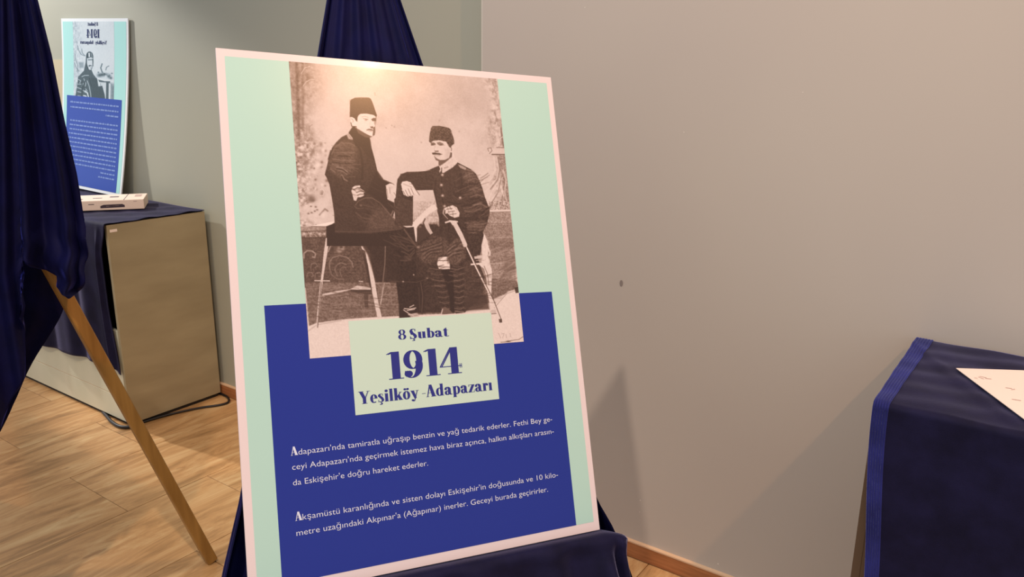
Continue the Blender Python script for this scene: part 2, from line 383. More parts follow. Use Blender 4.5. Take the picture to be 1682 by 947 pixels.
G['z'] = (.56, [[(.34,XH-.03),(.54,XH-.03),(.22,.03),(.02,.03)]]+R(.04,XH-.035,.54,XH)+R(.02,0,.54,.035)+R(.04,.48,.065,XH)+R(.515,0,.54,.2))
G['r'] = (.50, stem(.07,0,XH,.19)+band(ell(.34,.42,.14,.24,170,60,10), ell(.34,.42,.11,.20,170,60,10))+dot(.41,.53,.09))
def heading(s, cap, width=None, gap=.045, h_=.028):
    x = 0; polys = []
    for ch in s:
        adv, g = G[ch]
        for p in g: polys.append([(x+a, b) for a, b in p])
        x += adv+gap
    x -= gap
    k = (width/x) if width else cap
    return [[((a+s_)*k, b*cap) for a, b in p] for p in polys for s_ in (-h_, h_)], x*k
def put_polys(name, polys, org, ax, bx, off, m, parent, lift=1.5e-6):
    """polys in the plane org + x*ax + y*bx + off; each polygon slightly extruded by its own layer"""
    vs = []; fs = []
    for k_, p in enumerate(polys):
        n0 = len(vs); vs += [org+ax*x+bx*y+off+off.normalized()*((k_*37 % 64)*lift) for x, y in p]; fs.append(tuple(range(n0, n0+len(p))))
    me = bpy.data.meshes.new(name); me.from_pydata([tuple(v) for v in vs], [], fs); me.update()
    want = ax.cross(bx)
    bm = bmesh.new(); bm.from_mesh(me)
    for f in bm.faces:
        if f.normal.dot(want) < 0: f.normal_flip()
    bm.to_mesh(me); bm.free()
    return link(name, me, m, parent)

def text_polys(s, width, cap):
    """Blender's own built-in face, flattened to polygons and fitted to width and cap height"""
    cu = bpy.data.curves.new('t', 'FONT'); cu.body = s; cu.size = 1; cu.resolution_u = 3; cu.offset = -.006
    ob = bpy.data.objects.new('t', cu); C.objects.link(ob)
    bpy.context.view_layer.update()
    me = bpy.data.meshes.new_from_object(ob.evaluated_get(bpy.context.evaluated_depsgraph_get()))
    v = [(p.co.x, p.co.y) for p in me.vertices]; f = [tuple(p.vertices) for p in me.polygons]
    bpy.data.objects.remove(ob); bpy.data.curves.remove(cu)
    bpy.data.meshes.remove(me)
    x0 = min(a for a, b in v); x1 = max(a for a, b in v); kx = width/(x1-x0); ky = cap/.72
    return [[((v[i][0]-x0)*kx, v[i][1]*ky) for i in q] for q in f]

# ------------------------------------------------------------------ main poster
BA = Vector((0.47966855, 0.87504055, -0.06497778)).normalized()
BB = Vector((-0.29678557, 0.23148436, 0.9264628)); BB = (BB-BA*BB.dot(BA)).normalized()
BO = Vector((-1.04120437, 0.70319973, 0.72119849)); BN = BA.cross(BB)
BW, BH, TH = .7143, 1.0, .006
def bp(u, v, n=0): return BO + BA*u + BB*v + BN*n
board = empty('poster_board', BO)
tag(board, 'large poster board with two seated men in fezzes and the date 1914', 'poster')
hexa('foam_board', [bp(0,0,-TH),bp(BW,0,-TH),bp(BW,BH,-TH),bp(0,BH,-TH),bp(0,0,0),bp(BW,0,0),bp(BW,BH,0),bp(0,BH,0)], M_white_gloss, board, .0006)
def panel(name, u0, v0, u1, v1, n, m):
    return mesh(name, [bp(u0,v0,n),bp(u1,v0,n),bp(u1,v1,n),bp(u0,v1,n)], [(0,1,2,3)], m, board)
panel('mint_background', .0150, .0190, .7010, .9852, .0002, M_mint)
panel('blue_panel', .0570, .0190, .6580, .5130, .0004, M_blue)
panel('title_panel', .2097, .2973, .5090, .4755, .0008, M_mint_panel)

pt = Painter(470, 606, [(474.2,100.4),(816.5,130),(860.3,560.4),(508.3,588.7)], 3)
def paint_portrait(p):
    T = p
    # ---- backdrop
    p.T[:] = .76 + (p.fbm(60,11)-.5)*.16 + (p.fbm(9,14)-.5)*.05
    p.T += np.clip((p.Y-120)/400, 0, 1)*.03
    p.blob(640,115,90,40,.70,.3); p.blob(760,150,90,60,.70,.4); p.blob(650,280,80,70,.84,.6); p.blob(560,150,60,60,.82,.4)
    # left painted tree and blossoms
    m = 1/(1+np.exp((p.X-(512-.05*(p.Y-100)+np.sin(p.Y/17)*7+10*p.fbm(30,5)))/7))*(p.Y < 380)
    n1 = p.fbm(9,21); n2 = p.fbm(5,31)
    up_ = np.clip((260-p.Y)/60,0,1)
    t = .52+(n1-.5)*.35+(n2-.5)*.35
    t = t*up_ + (.62+(n2-.5)*.95+(n1-.5)*.3)*(1-up_)
    p.T = p.T*(1-m*.85)+t*m*.85
    m = np.exp(-((p.X-487-.03*(p.Y-100))/3.2)**2)*(p.Y<240); p.T -= m*.16*(.6+n1)
    m = np.exp(-((p.X-497)/2.2)**2)*(p.Y<215); p.T -= m*.12*(.5+n1)
    p.frame(470,95,6.31)
    for L, w_, tn in (([(170,300),(200,260),(240,232),(290,232)],1.6,.55),([(175,290),(205,248),(245,224),(288,226)],1.0,.84),([(160,170),(200,110),(250,95)],1.6,.54),([(155,160),(195,100),(245,88)],1.0,.84),([(160,300),(165,420),(160,640)],1.5,.52),
                      ([(235,780),(240,710),(270,690)],1.4,.55),([(200,860),(215,780),(205,700)],1.6,.58),([(250,850),(262,770)],1.2,.6)):
        p.line(L, w_, tn, .8)
    rg = np.random.RandomState(8)
    for k in range(170):
        x = rg.uniform(478,540); y = rg.uniform(232,372)
        if x > 522-.2*(y-300) + rg.rand()*22: continue
        r = rg.uniform(1.2,3.6); p.frame(0,0,1)
        p.blob(x, y, r, r*rg.uniform(.6,1.2), rg.choice([.38,.46,.86,.9,.62,.84]), .75)
    p.frame(470,235,6.31)
    p.blob(255,580,45,40,.34,.8); p.blob(200,200,40,35,.42,.7); p.blob(105,200,12,12,.3,.9)
    p.poly([(120,640),(200,640),(330,600),(430,560),(450,640),(400,680),(330,760),(260,800),(150,800)], .82, 6, .75)
    for x,y in ((255,652),(305,658),(295,702),(262,717),(228,727),(320,688)): p.blob(x,y,11,8,.36,.9)
    p.line([(345,740),(400,680),(430,700)], 2.4,.42,.8,2); p.blob(385,740,30,30,.9,.7); p.blob(370,520,20,30,.45,.7)
    p.line([(350,480),(375,470),(395,500),(380,540),(350,540)],1.2,.85,.8)
    # right ornament column
    p.frame(0,0,1)
    n3 = p.fbm(7,41)
    edge = 816+ (p.Y-130)*.075
    m = 1/(1+np.exp(-(p.X-(edge-16-6*np.sin(p.Y/15)))/3.5))*(p.Y<345)
    p.T = p.T*(1-m*.7)+(.68+(n3-.5)*.55+(p.fbm(4,44)-.5)*.3)*m*.7
    p.frame(780,125,4.21)
    p.poly([(90,500),(205,500),(210,540),(85,535)], .80,2,.9); p.line([(118,541),(208,541)],1.8,.32,.9); p.line([(150,492),(205,492)],1.2,.42,.8)
    p.poly([(160,545),(212,545),(245,900),(190,900),(200,780),(170,660)], .50,4,.7,.35)
    p.line([(95,520),(88,500),(110,495),(118,515),(100,535)],1.4,.48,.8)
    p.line([(180,360),(188,440),(196,480)],2.6,.42,.8); p.line([(190,420),(165,440),(175,470)],1.6,.8,.8)
    for q in ([(150,560),(165,640),(150,710),(100,770),(70,800)],[(130,560),(140,640),(120,700),(80,745)],[(160,730),(120,790),(95,850)],[(190,700),(170,780),(110,860)]): p.line(q,1.6,.86,.7,1.4)
    for q in ([(158,560),(172,640),(158,715),(108,780)],[(205,680),(200,780),(235,890)],[(180,720),(160,800),(120,870)],[(215,760),(190,830),(180,890)]): p.line(q,1.6,.42,.7,1.4)
    for q in ([(195,650),(215,720),(205,800),(225,880)],[(180,760),(200,830)],): p.line(q,2.2,.84,.7,1.5)
    p.line([(120,40),(135,90),(120,120)],1.4,.55,.6); p.line([(100,30),(150,40)],1.2,.55,.5); p.blob(130,220,18,16,.88,.8); p.blob(160,270,16,20,.86,.7); p.blob(128,240,20,8,.55,.5)
    p.line([(135,250),(150,300),(140,330)],1.3,.5,.7); p.blob(150,400,14,14,.9,.7)
    # balustrade top and drapery lower right
    p.frame(640,330,4.51)
    p.poly([(735,0),(888,0),(893,60),(735,66)], .62,1,.9,.5)
    for x in (760,800,840,870): p.line([(x,5),(x-18,55)],1.4,.42,.6); p.line([(x+8,5),(x+14,55)],1.3,.82,.6)
    p.poly([(730,66),(893,62),(893,76),(730,80)], .84); p.line([(730,82),(895,78)],1.2,.36,.8)
    p.poly([(700,84),(895,80),(945,640),(940,660),(560,670),(180,300),(150,90),(350,60),(700,84)], .56,1.5,1,.22)
    p.poly([(200,0),(345,0),(372,150),(180,170)], .72,1,.95,.2); p.line([(180,110),(340,110)],1,.55,.6); p.line([(190,60),(350,70)],1,.58,.6)
    p.poly([(700,140),(905,130),(912,170),(700,175)], .60,2,.8,.2); p.line([(700,168),(910,163)],1,.38,.7)
    p.poly([(700,176),(912,170),(918,270),(700,278)], .50,2,.8,.2); p.line([(700,272),(918,266)],1.2,.70,.6)
    p.poly([(740,285),(920,275),(925,330),(880,380),(760,395),(742,330)], .38,5,.7,.15)
    p.poly([(745,400),(930,380),(938,450),(745,470)], .50,3,.7,.2); p.line([(745,462),(938,452)],1.4,.74,.7)
    p.poly([(850,420),(935,390),(940,520),(880,560),(830,560)], .40,7,.6); p.line([(790,620),(850,540),(900,500),(935,490)],2.2,.34,.6,2); p.line([(780,600),(840,520),(925,450)],1.8,.66,.6,2)
    p.line([(755,560),(935,540)],1,.44,.6); p.line([(560,590),(700,560)],1,.46,.6); p.line([(700,508),(935,500)],1,.42,.5)
    # frieze lower left
    p.frame(480,330,4.51)
    p.poly([(60,190),(300,185),(900,200),(900,640),(90,640)], .30,1.2,1,.16)
    p.poly([(65,228),(258,218),(258,262),(70,268)], .48,1,.9,.35)
    for x in (85,135,200,238): p.blob(x,240,13,9,.84,.8)
    p.line([(62,226),(258,214)],1.2,.30,.8); p.line([(66,270),(900,262)],1.2,.22,.6)
    p.poly([(55,185),(300,180),(300,212),(60,222)], .64,1,.8,.2)
    p.line([(85,420),(85,385),(110,365),(145,368),(172,390),(165,415),(148,412)],2.2,.62,.9,1.2)
    p.line([(275,500),(275,450),(300,415),(350,402),(405,415),(440,450),(450,490)],1.8,.52,.9,1.2)
    p.line([(275,500),(290,545),(330,575),(380,580)],1.6,.45,.8,1.2)
    p.line([(330,550),(315,510),(325,475),(360,455),(400,470)],1.5,.50,.8,1)
    p.line([(365,560),(350,520),(365,490),(395,490)],1.2,.46,.8,1)
    for x,y,r in ((345,345,14),(372,355,15),(350,372,16),(378,340,10),(335,365,10)): p.blob(x,y,r,r*.8,.62,.8)
    for k in range(60):
        x = rg.uniform(90,500); y = rg.uniform(280,590); r = rg.uniform(4,11)
        p.blob(x,y,r,r*.8, rg.choice([.44,.5,.40,.18,.2,.16]), .7)
    for c in ((160,480),(190,550),(130,550)): p.line([(c[0]-25,c[1]+20),(c[0]-20,c[1]-15),(c[0]+10,c[1]-25),(c[0]+25,c[1]),(c[0]+5,c[1]+12)],1.2,.50,.8)
    for y in range(300,600,22): p.line([(90,y),(300,y-4),(560,y)],1.0,.16,.25,1.5)
    # floor boards
    p.poly([(93,600),(900,600),(1000,600),(1400,560),(1660,590),(1690,640),(1500,720),(1400,790),(880,900),(640,860),(400,875),(300,890),(200,940),(150,1000),(130,1000)], .40,2,1,.20)
    p.line([(92,598),(500,600),(900,604)],1.2,.24,.8); p.line([(165,588),(275,590)],1.6,.88,.9); p.line([(495,593),(520,595)],1.6,.8,.9); p.line([(600,605),(720,606)],1.2,.72,.8)
    for y,a,t_ in ((640,.6,.54),(665,.5,.30),(700,.7,.52),(735,.6,.50),(770,.6,.54),(800,.6,.30),(815,.5,.56),(840,.5,.48),(870,.4,.55)): p.line([(105,y+10),(420,y-4),(790,y-6)],1.3,t_,a*.8,1.2)
    for y in (620,660,700,745,780): p.line([(1280,y-20),(1600,y-30)],1.2,.52,.5,1.5)
    p.frame(0,0,1)
    p.poly([(500,538),(520,530),(560,524.5),(600,521.5),(650,519),(700,516),(760,514),(800,508),(822,492),(835,478),(856,472),(862,475),(866,565),(500,600)], .88,2,1,.06)
    p.line([(503,545),(520,533),(560,526)],1.6,.60,.7,2); p.line([(806,512),(832,482),(857,473)],1,.45,.7)
    p.poly([(845,472),(853,470),(854,480),(847,481)], .15,1,.9)
    p.frame(470,500,3.657)
    for q in ([(1275,170),(1290,200)],[(1295,175),(1310,172),(1300,200)],[(1320,178),(1325,200)],[(1345,172),(1350,195)]): p.line(q,.9,.62,.8)
    p.line([(1290,225),(1330,222),(1355,214),(1400,208),(1422,192)],1,.30,.8); p.blob(1335,220,14,5,.2,.8)
    # ---- stool: light legs
    p.frame(480,330,4.51)
    p.poly([(140,182),(250,160),(300,150),(318,160),(285,185)], .94,1); p.line([(140,188),(280,188)],1.2,.35,.8)
    p.poly([(250,185),(320,160),(400,230),(900,230),(900,300),(250,275)], .14,1)
    p.poly([(248,272),(278,268),(262,360),(235,520),(215,660),(188,935),(176,938),(180,850),(200,650),(218,520),(232,380)], .80,.8,1,.06)
    p.line([(214,600),(196,800),(186,935)],1.4,.30,.9); p.line([(284,300),(310,320),(280,335),(265,375)],1.3,.72,.8); p.line([(300,290),(280,300)],1.4,.6,.8)
    p.poly([(510,312),(545,312),(575,370),(590,480),(612,600),(635,740),(664,866),(630,864),(605,740),(580,610),(560,480),(540,370),(512,350)], .82,.8,1,.06)
    p.poly([(505,325),(560,470),(590,660),(575,640),(545,500),(520,380)], .18,1,.9)
    p.line([(640,600),(680,420),(706,300)],1.5,.50,.9); p.line([(646,790),(664,700),(690,560),(700,440)],1.8,.56,.9); p.line([(672,640),(655,760)],1.6,.74,.9)
    p.poly([(220,688),(330,665),(430,650),(480,625),(580,640),(582,654),(430,656),(330,680),(220,703)], .78,.8,1)
    p.poly([(430,655),(585,655),(590,690),(540,690),(430,668)], .2,1,.9); p.poly([(530,690),(562,690),(562,786),(535,786)], .24,1,.9)
    p.line([(240,712),(430,668),(520,690)],1.6,.30,.7)
    # chair behind right sitter (light bentwood)
    p.frame(640,330,4.51)
    p.poly([(165,120),(200,170),(350,170),(420,260),(640,380),(700,560),(690,700),(560,820),(190,830),(190,560),(150,400)], .17,2,1,.10)
    p.poly([(150,0),(200,0),(205,70),(170,170),(150,190)], .74,1,.8)
    p.poly([(135,168),(180,150),(250,80),(310,30),(345,20),(352,60),(300,90),(240,150),(205,190),(200,300),(165,290),(165,200),(138,192)], .86,1)
    p.poly([(250,140),(268,110),(300,200),(320,235),(300,248),(262,190)], .76,1,.95); p.line([(262,130),(248,160),(270,215),(298,250)],2.2,.22,.8)
    p.blob(226,190,10,10,.5,.8); p.poly([(200,200),(250,190),(290,250),(210,310)], .2,2,.9)
    # ---- left man : trousers first
    A = (520,140,3.642)
    p.frame(480,330,4.51)
    p.poly([(590,220),(900,190),(920,330),(915,460),(925,700),(930,850),(800,850),(790,780),(770,600),(700,500),(600,400),(520,300)], .13,1.2,1,.08)
    p.poly([(500,300),(760,260),(790,600),(620,600),(560,400)], .15,3,.9,.06)
    p.line([(690,300),(686,460),(660,700)],1.6,.44,.9); 
    for q in ([(760,260),(850,270),(900,320)],[(770,290),(850,330),(905,335)],[(790,330),(860,370),(900,345)],[(810,370),(870,400),(905,360)],[(830,410),(880,410),(905,380)],[(800,440),(850,440),(880,430)]): p.line(q,1.5,.30,.8,1.4)
    p.line([(830,210),(880,280),(915,330)],2.4,.36,.8,2); p.blob(860,425,35,16,.34,.6)
    p.blob(600,290,14,11,.82,.9); p.blob(680,285,5,5,.6,.9)
    # boots of left man
    p.poly([(790,790),(850,790),(905,770),(930,850),(860,862),(792,865)], .12,1)
    for q in ([(825,805),(860,830),(900,850)],[(830,795),(880,800)],[(850,810),(905,800)],[(870,800),(915,790)],[(860,840),(925,835)],[(900,770),(870,785)]): p.line(q,1.5,.84,.85)
    p.poly([(860,838),(930,825),(940,855),(880,860)], .74,1,.8)
    # coat of left man
    p.frame(*A)
    coat = [(215,248),(192,288),(150,308),(118,338),(92,372),(75,420),(62,478),(48,532),(60,552),(76,592),(92,682),(104,762),(110,882),(330,885),(505,858),(540,850),(505,835),(480,810),(455,788),(470,740),(462,700),(425,682),(418,650),(415,605),(445,585),(400,568),(372,550),(358,500),(345,440),(333,395),(322,350),(312,300),(262,272),(240,245)]
    p.poly([(60,850),(105,820),(110,882),(400,890),(540,900),(540,960),(60,960)], .13,1)
    p.poly(coat, .19,1,1,.07)
    p.poly([(110,370),(150,330),(200,330),(235,370),(240,430),(220,520),(150,560),(90,520),(70,500),(85,430)], .31,7,.8,.18)
    p.poly([(215,250),(240,246),(262,272),(312,298),(322,330),(330,390),(345,450),(300,420),(262,360),(235,320),(205,290)], .15,2,.95)
    p.line([(232,330),(262,390),(275,470),(272,560)],3,.12,.8,2.4); p.line([(330,385),(345,440),(360,505)],1.2,.09,.8)
    for q,t_ in (([(120,488),(150,492),(182,515)],.55),([(128,505),(160,512),(180,530)],.48),([(150,535),(165,560),(182,570)],.50),([(95,470),(130,480)],.44),([(100,440),(150,448),(215,450)],.42),([(120,400),(180,402),(225,400)],.40),([(150,345),(200,345),(235,365)],.42),([(85,500),(110,520)],.42),([(90,410),(110,370),(150,340)],.42)): p.line(q,2.0,t_,.8,1.8)
    for q in ([(120,497),(155,503),(180,522)],[(95,455),(150,465),(210,470)],[(130,420),(200,425)],[(150,545),(160,575)],[(84,390),(70,440)]): p.line(q,2.0,.13,.8,1.6)
    p.poly([(178,292),(200,288),(222,305),(215,325),(190,320)], .74,2,.9); p.line([(195,300),(210,322)],1.2,.5,.8)
    p.poly([(320,780),(360,720),(420,740),(505,850),(420,862),(300,868)], .30,9,.75,.14)
    p.line([(232,715),(250,690),(290,672),(330,672),(380,702),(420,750),(505,850)],1.3,.38,.9,1); p.line([(235,760),(270,790),(330,800),(352,780)],2,.34,.7,2); p.line([(250,790),(290,815),(345,812)],2,.30,.6,2); p.line([(225,720),(240,735),(280,735)],1.5,.34,.7); p.blob(264,717,7,6,.5,.7)
    p.line([(110,872),(330,876),(505,858)],1.2,.32,.7)
    p.line([(330,640),(400,700),(455,780)],2,.13,.7,2)
    # right forearm + cuff
    p.poly([(360,505),(400,562),(450,585),(415,602),(425,690),(465,700),(460,770),(380,700),(300,640)], .145,2,.9)
    p.line([(405,566),(445,582),(462,592)],1.2,.36,.8); p.line([(458,750),(445,775)],1.8,.5,.8)
    p.line([(416,600),(438,588),(458,596)],1.4,.92,.95)
    # hands
    hand = .84
    p.poly([(208,632),(212,612),(228,600),(258,597),(262,604),(256,612),(282,628),(288,638),(280,645),(284,656),(276,662),(262,668),(245,668),(236,690),(222,686),(214,652)], hand,.9)
    for q in ([(222,622),(245,612),(262,612)],[(238,640),(258,632),(284,634)],[(245,655),(262,650),(280,650)]): p.line(q,1.3,.24,.9)
    p.poly([(416,603),(436,588),(460,600),(482,622),(504,650),(508,680),(498,688),(488,672),(484,690),(474,692),(462,664),(448,644),(440,650),(434,682),(424,680),(418,642)], hand,.9)
    for q in ([(462,640),(476,662),(482,684)],[(478,640),(492,668)],[(440,645),(436,610)],[(420,620),(426,670)]): p.line(q,1.0,.45,.8)
    p.blob(445,610,14,9,.7,.6)
    # head, from its own close view
    p.frame(560,150,10.52)
    p.poly([(130,710),(190,620),(230,590),(290,650),(440,740),(500,770),(470,830),(505,950),(250,950),(200,800)], .14,1)
    p.poly([(165,445),(215,430),(240,470),(285,520),(300,395),(440,382),(600,420),(608,470),(604,530),(590,600),(592,700),(580,750),(545,772),(500,762),(440,735),(340,680),(280,650),(265,600),(190,600),(172,540)], .88,.7,1,.04)
    p.poly([(285,640),(340,675),(440,735),(500,765),(540,775),(500,800),(420,790),(300,720),(262,640)], .34,1.6,.95)
    p.poly([(560,620),(592,600),(594,700),(582,752),(545,772),(552,700)], .30,1.2,.9)
    p.poly([(595,430),(618,440),(608,540),(590,600),(570,540),(585,480)], .52,1.4,.8)
    p.line([(360,440),(410,430),(470,446)],1.1,.62,.8); p.line([(385,468),(430,474),(468,482)],1.1,.52,.9); p.blob(434,488,20,15,.46,.9); p.line([(405,500),(440,508)],.8,.66,.8)
    p.poly([(520,482),(560,455),(605,462),(605,512),(545,512)], .26,1,.95)
    p.poly([(502,605),(555,600),(560,638),(520,636)], .32,1,.9); p.line([(500,530),(495,590)],1.2,.74,.6)
    p.poly([(438,660),(478,642),(545,650),(555,680),(520,676),(480,668),(445,674)], .38,.9,.95); p.line([(478,684),(535,690)],1.1,.60,.85); p.blob(470,700,22,8,.9,.6)
    p.line([(180,470),(205,490),(215,515),(200,530)],1.1,.55,.8); p.line([(172,540),(188,600),(265,605)],1.4,.2,.9); p.blob(262,620,14,12,.7,.9)
    p.blob(360,610,60,40,.9,.5)
    p.poly([(152,440),(158,170),(180,135),(240,108),(340,104),(480,106),(515,125),(545,190),(570,260),(600,350),(622,410),(614,440),(560,405),(440,380),(340,384),(305,410),(285,450),(280,522),(258,505),(235,465),(195,442)], .165,.8,1,.035)
    p.line([(345,104),(347,128)],1.0,.42,.8); p.line([(160,150),(165,300),(160,430)],1.5,.26,.5,2)
    for x,y in ((780,628),(880,588),(922,612),(585,30),(590,60)): p.blob(x,y,14,14,.58,.7)
    # ---- right man
    p.frame(640,190,5.263)
    coat2 = [(345,478),(350,462),(400,440),(425,430),(450,490),(470,490),(560,430),(585,405),(620,425),(700,462),(745,500),(775,560),(800,620),(822,700),(850,770),(862,810),(850,850),(800,890),(760,935),(700,960),(430,960),(425,860),(400,740),(375,640),(240,642),(212,640),(196,620),(100,640),(100,700),(200,740),(196,950),(45,950),(50,720),(62,590),(68,550),(95,505),(150,485),(230,486),(300,478)]
    p.poly([(100,640),(202,690),(200,935),(110,935),(45,870),(40,720)], .15,1.2,1,.06)
    p.line([(112,775),(112,940)],2.6,.78,.9,.8)
    p.poly(coat2, .21,1,1,.10)
    p.poly([(68,548),(98,505),(150,485),(300,480),(350,465),(390,560),(375,635),(240,640),(205,610),(160,565),(105,565),(95,640),(62,600)], .18,2,.9,.08)
    p.poly([(620,470),(700,475),(750,520),(790,640),(750,700),(680,600)], .33,8,.8,.2)
    p.line([(615,500),(625,600),(600,700)],3,.13,.7,3)
    for q,t_ in (([(640,530),(680,505),(720,495)],.46),([(680,560),(740,540),(770,560)],.42),([(690,640),(750,620),(800,640)],.40),([(640,800),(700,790),(760,760),(800,740)],.46),([(650,820),(720,830),(790,800)],.44),([(640,870),(720,880),(800,850)],.42),([(700,700),(760,680),(810,700)],.40),([(720,770),(790,760),(840,790)],.48),([(680,850),(740,870)],.44),([(610,430),(660,460),(720,480)],.5)): p.line(q,2.0,t_,.75,1.8)
    for q in ([(700,720),(770,715),(830,760)],[(660,840),(740,850)],[(620,780),(700,770),(750,740)],[(500,740),(560,760),(610,760)],[(690,590),(760,590)],[(400,560),(390,640),(410,760)],[(640,900),(760,900)]): p.line(q,2.0,.11,.7,1.6)
    p.poly([(555,680),(580,660),(640,668),(650,700),(620,720),(570,715)], .16,2,.8); p.line([(548,690),(600,725),(655,700)],1.1,.34,.7)
    p.line([(452,500),(446,600),(452,700),(470,780)],1.2,.11,.8)
    for x,y in ((456,510),(447,597),(457,689),(609,707),(474,780)): p.blob(x,y,11,11,.86,.95); p.blob(x+3,y+4,5,5,.5,.5)
    p.poly([(590,420),(625,430),(662,450),(655,468),(610,450)], .66,1.2,.9); p.line([(585,405),(630,428),(700,465)],1.2,.12,.8)
    # face, own close view
    p.frame(690,195,10.52)
    p.poly([(315,690),(480,650),(560,560),(640,755),(560,830),(420,925),(380,930),(330,800)], .84,1,1,.05)
    p.poly([(320,720),(430,705),(500,640),(520,600),(548,600),(545,660),(440,750),(340,815),(318,790)], .30,1.5,.9)
    p.poly([(350,820),(420,790),(545,680),(640,690),(640,760),(560,840),(400,928),(385,915),(375,860)], .80,1,1,.1)
    p.poly([(330,900),(355,850),(360,900),(340,930)], .78,.8,.9); p.line([(372,850),(372,930)],1.4,.16,.9); p.line([(420,850),(480,830)],2,.55,.7)
    p.poly([(182,395),(220,385),(330,372),(450,395),(510,470),(520,500),(590,465),(595,500),(560,575),(522,580),(525,620),(500,680),(430,710),(350,712),(280,700),(240,640),(205,590),(190,500)], .82,.8,1,.04)
    p.poly([(240,640),(300,690),(350,712),(430,708),(500,670),(520,600),(545,590),(540,650),(470,700),(420,745),(330,735),(270,710)], .34,1.5,.9)
    p.poly([(430,520),(520,500),(520,600),(490,660),(440,690)], .72,4,.7)
    p.poly([(185,405),(240,410),(270,430),(265,450),(190,462)], .36,1.2,.95); p.blob(215,448,20,10,.2,.8)
    p.poly([(290,410),(340,400),(400,425),(405,455),(340,462),(300,440)], .40,1.3,.9); p.blob(365,448,22,10,.24,.85); p.line([(380,440),(420,455)],1,.55,.7)
    p.poly([(245,548),(320,546),(318,572),(262,578)], .42,1.1,.9); p.line([(262,470),(248,530)],1.4,.66,.6,1.5); p.blob(265,520,12,20,.9,.5)
    p.poly([(205,585),(250,580),(300,590),(330,590),(385,612),(345,622),(290,618),(240,618),(215,615)], .24,1,1)
    p.line([(245,632),(300,640),(345,632)],1.1,.60,.8)
    p.line([(530,490),(545,520),(540,550)],1.3,.36,.9); p.poly([(520,580),(550,580),(545,670),(525,640)], .28,1,.9)
    p.poly([(155,385),(160,300),(175,220),(190,160),(215,125),(330,122),(430,140),(490,158),(520,175),(545,240),(570,310),(590,380),(588,430),(550,460),(525,500),(500,480),(450,395),(330,368),(230,378),(185,412),(165,405)], .24,1.2,1,.26)
    rg2 = np.random.RandomState(3)
    for k in range(60):
        x = rg2.uniform(190,540); y = rg2.uniform(150,370); p.blob(x,y,10,8,rg2.choice([.40,.44,.14,.18]),.6)
    for x,y in ((335,30),(22,405),(675,220)): p.blob(x,y,16,18,.6,.6)
    # resting hand on arm of chair
    p.frame(640,190,5.263)
    p.poly([(98,590),(110,568),(150,562),(180,572),(205,605),(225,640),(250,675),(258,684),(235,684),(215,665),(212,682),(195,685),(190,695),(172,690),(160,698),(142,690),(122,682),(112,650)], .86,.9)
    for q in ([(135,640),(160,692)],[(160,630),(185,688)],[(185,625),(208,678)],[(118,650),(135,685)]): p.line(q,1.0,.40,.85)
    p.line([(205,605),(228,640),(258,684)],1.2,.30,.7)
    # hand on the sword
    p.poly([(470,800),(500,785),(545,772),(580,790),(605,840),(600,870),(560,880),(520,862),(500,840),(475,850)], .84,.9)
    for q in ([(490,806),(540,800)],[(505,830),(560,822)],[(520,852),(575,845)]): p.line(q,1.1,.30,.85)
    p.line([(470,800),(464,840),(480,880),(510,900)],1.4,.72,.9); p.line([(480,815),(476,850),(500,880)],1.4,.14,.8)
    # skirt of tunic, knees, puttees
    p.frame(640,330,4.51)
    p.poly([(350,60),(400,90),(450,130),(520,120),(740,40),(740,90),(720,170),(690,230),(700,260),(690,310),(670,400),(600,400),(560,440),(545,520),(560,700),(558,825),(490,832),(478,690),(440,690),(470,830),(400,838),(380,830),(395,760),(330,640),(300,560),(240,450),(200,380),(215,340),(330,240),(380,170)], .18,1.2,1,.12)
    p.poly([(360,415),(430,410),(445,460),(447,505),(365,502),(352,465)], .90,.8); p.line([(360,440),(440,440)],1.2,.25,.9); p.line([(362,484),(446,488)],1.2,.25,.9)
    p.poly([(210,340),(330,250),(430,280),(440,380),(300,470),(240,450),(200,385)], .28,5,.85,.2)
    p.poly([(418,340),(500,270),(560,300),(560,420),(500,470),(430,460)], .32,4,.85,.2)
    for k in range(7):
        t_ = k/6; p.line([(225+30*t_,350+90*t_),(300,330+60*t_),(380,300+80*t_)],1.3,.42 if k%2 else .12,.75,1.2)
        p.line([(425,355+80*t_),(470,320+80*t_),(530,300+90*t_)],1.3,.48 if k%2 else .14,.75,1.2)
    p.poly([(570,150),(700,140),(735,160),(700,200),(640,240),(580,240)], .30,3,.8,.16)
    for q in ([(560,160),(640,175),(720,160)],[(550,215),(620,235),(700,205)],[(600,190),(680,190)]): p.line(q,1.5,.46,.7,1.3)
    p.line([(540,190),(560,220),(660,225)],1.4,.1,.8)
    for k in range(17):
        y = 475+k*21
        x0 = 290+max(0,(y-480))*.30; x1 = 400+max(0,(y-480))*.20
        p.line([(x0,y),((x0+x1)/2,y+10),(x1,y-3)],1.2,.40 if k%2 else .12,.7)
        xa = 455+max(0,(y-480))*.08; p.line([(xa,y+3),(xa+45,y+10),(552,y-6)],1.2,.44 if k%2 else .12,.75)
    p.poly([(545,440),(640,440),(700,560),(720,740),(560,790)], .26,4,.6,.15); p.poly([(560,690),(720,700),(740,800),(560,810)], .2,3,.8)
    p.poly([(440,500),(470,510),(480,700),(480,830),(450,830),(440,700),(400,560),(380,510)], .1,2,.85)
    p.poly([(385,838),(392,790),(410,780),(440,800),(470,830)], .36,1,.9); p.line([(392,800),(382,836)],1.6,.8,.9); p.line([(485,815),(550,820)],1.3,.6,.8)
    p.poly([(200,560),(250,560),(255,830),(205,830)], .12,3,.8); p.line([(230,600),(245,700),(238,820)],1.3,.34,.7); p.line([(215,640),(225,810)],1.1,.30,.6)
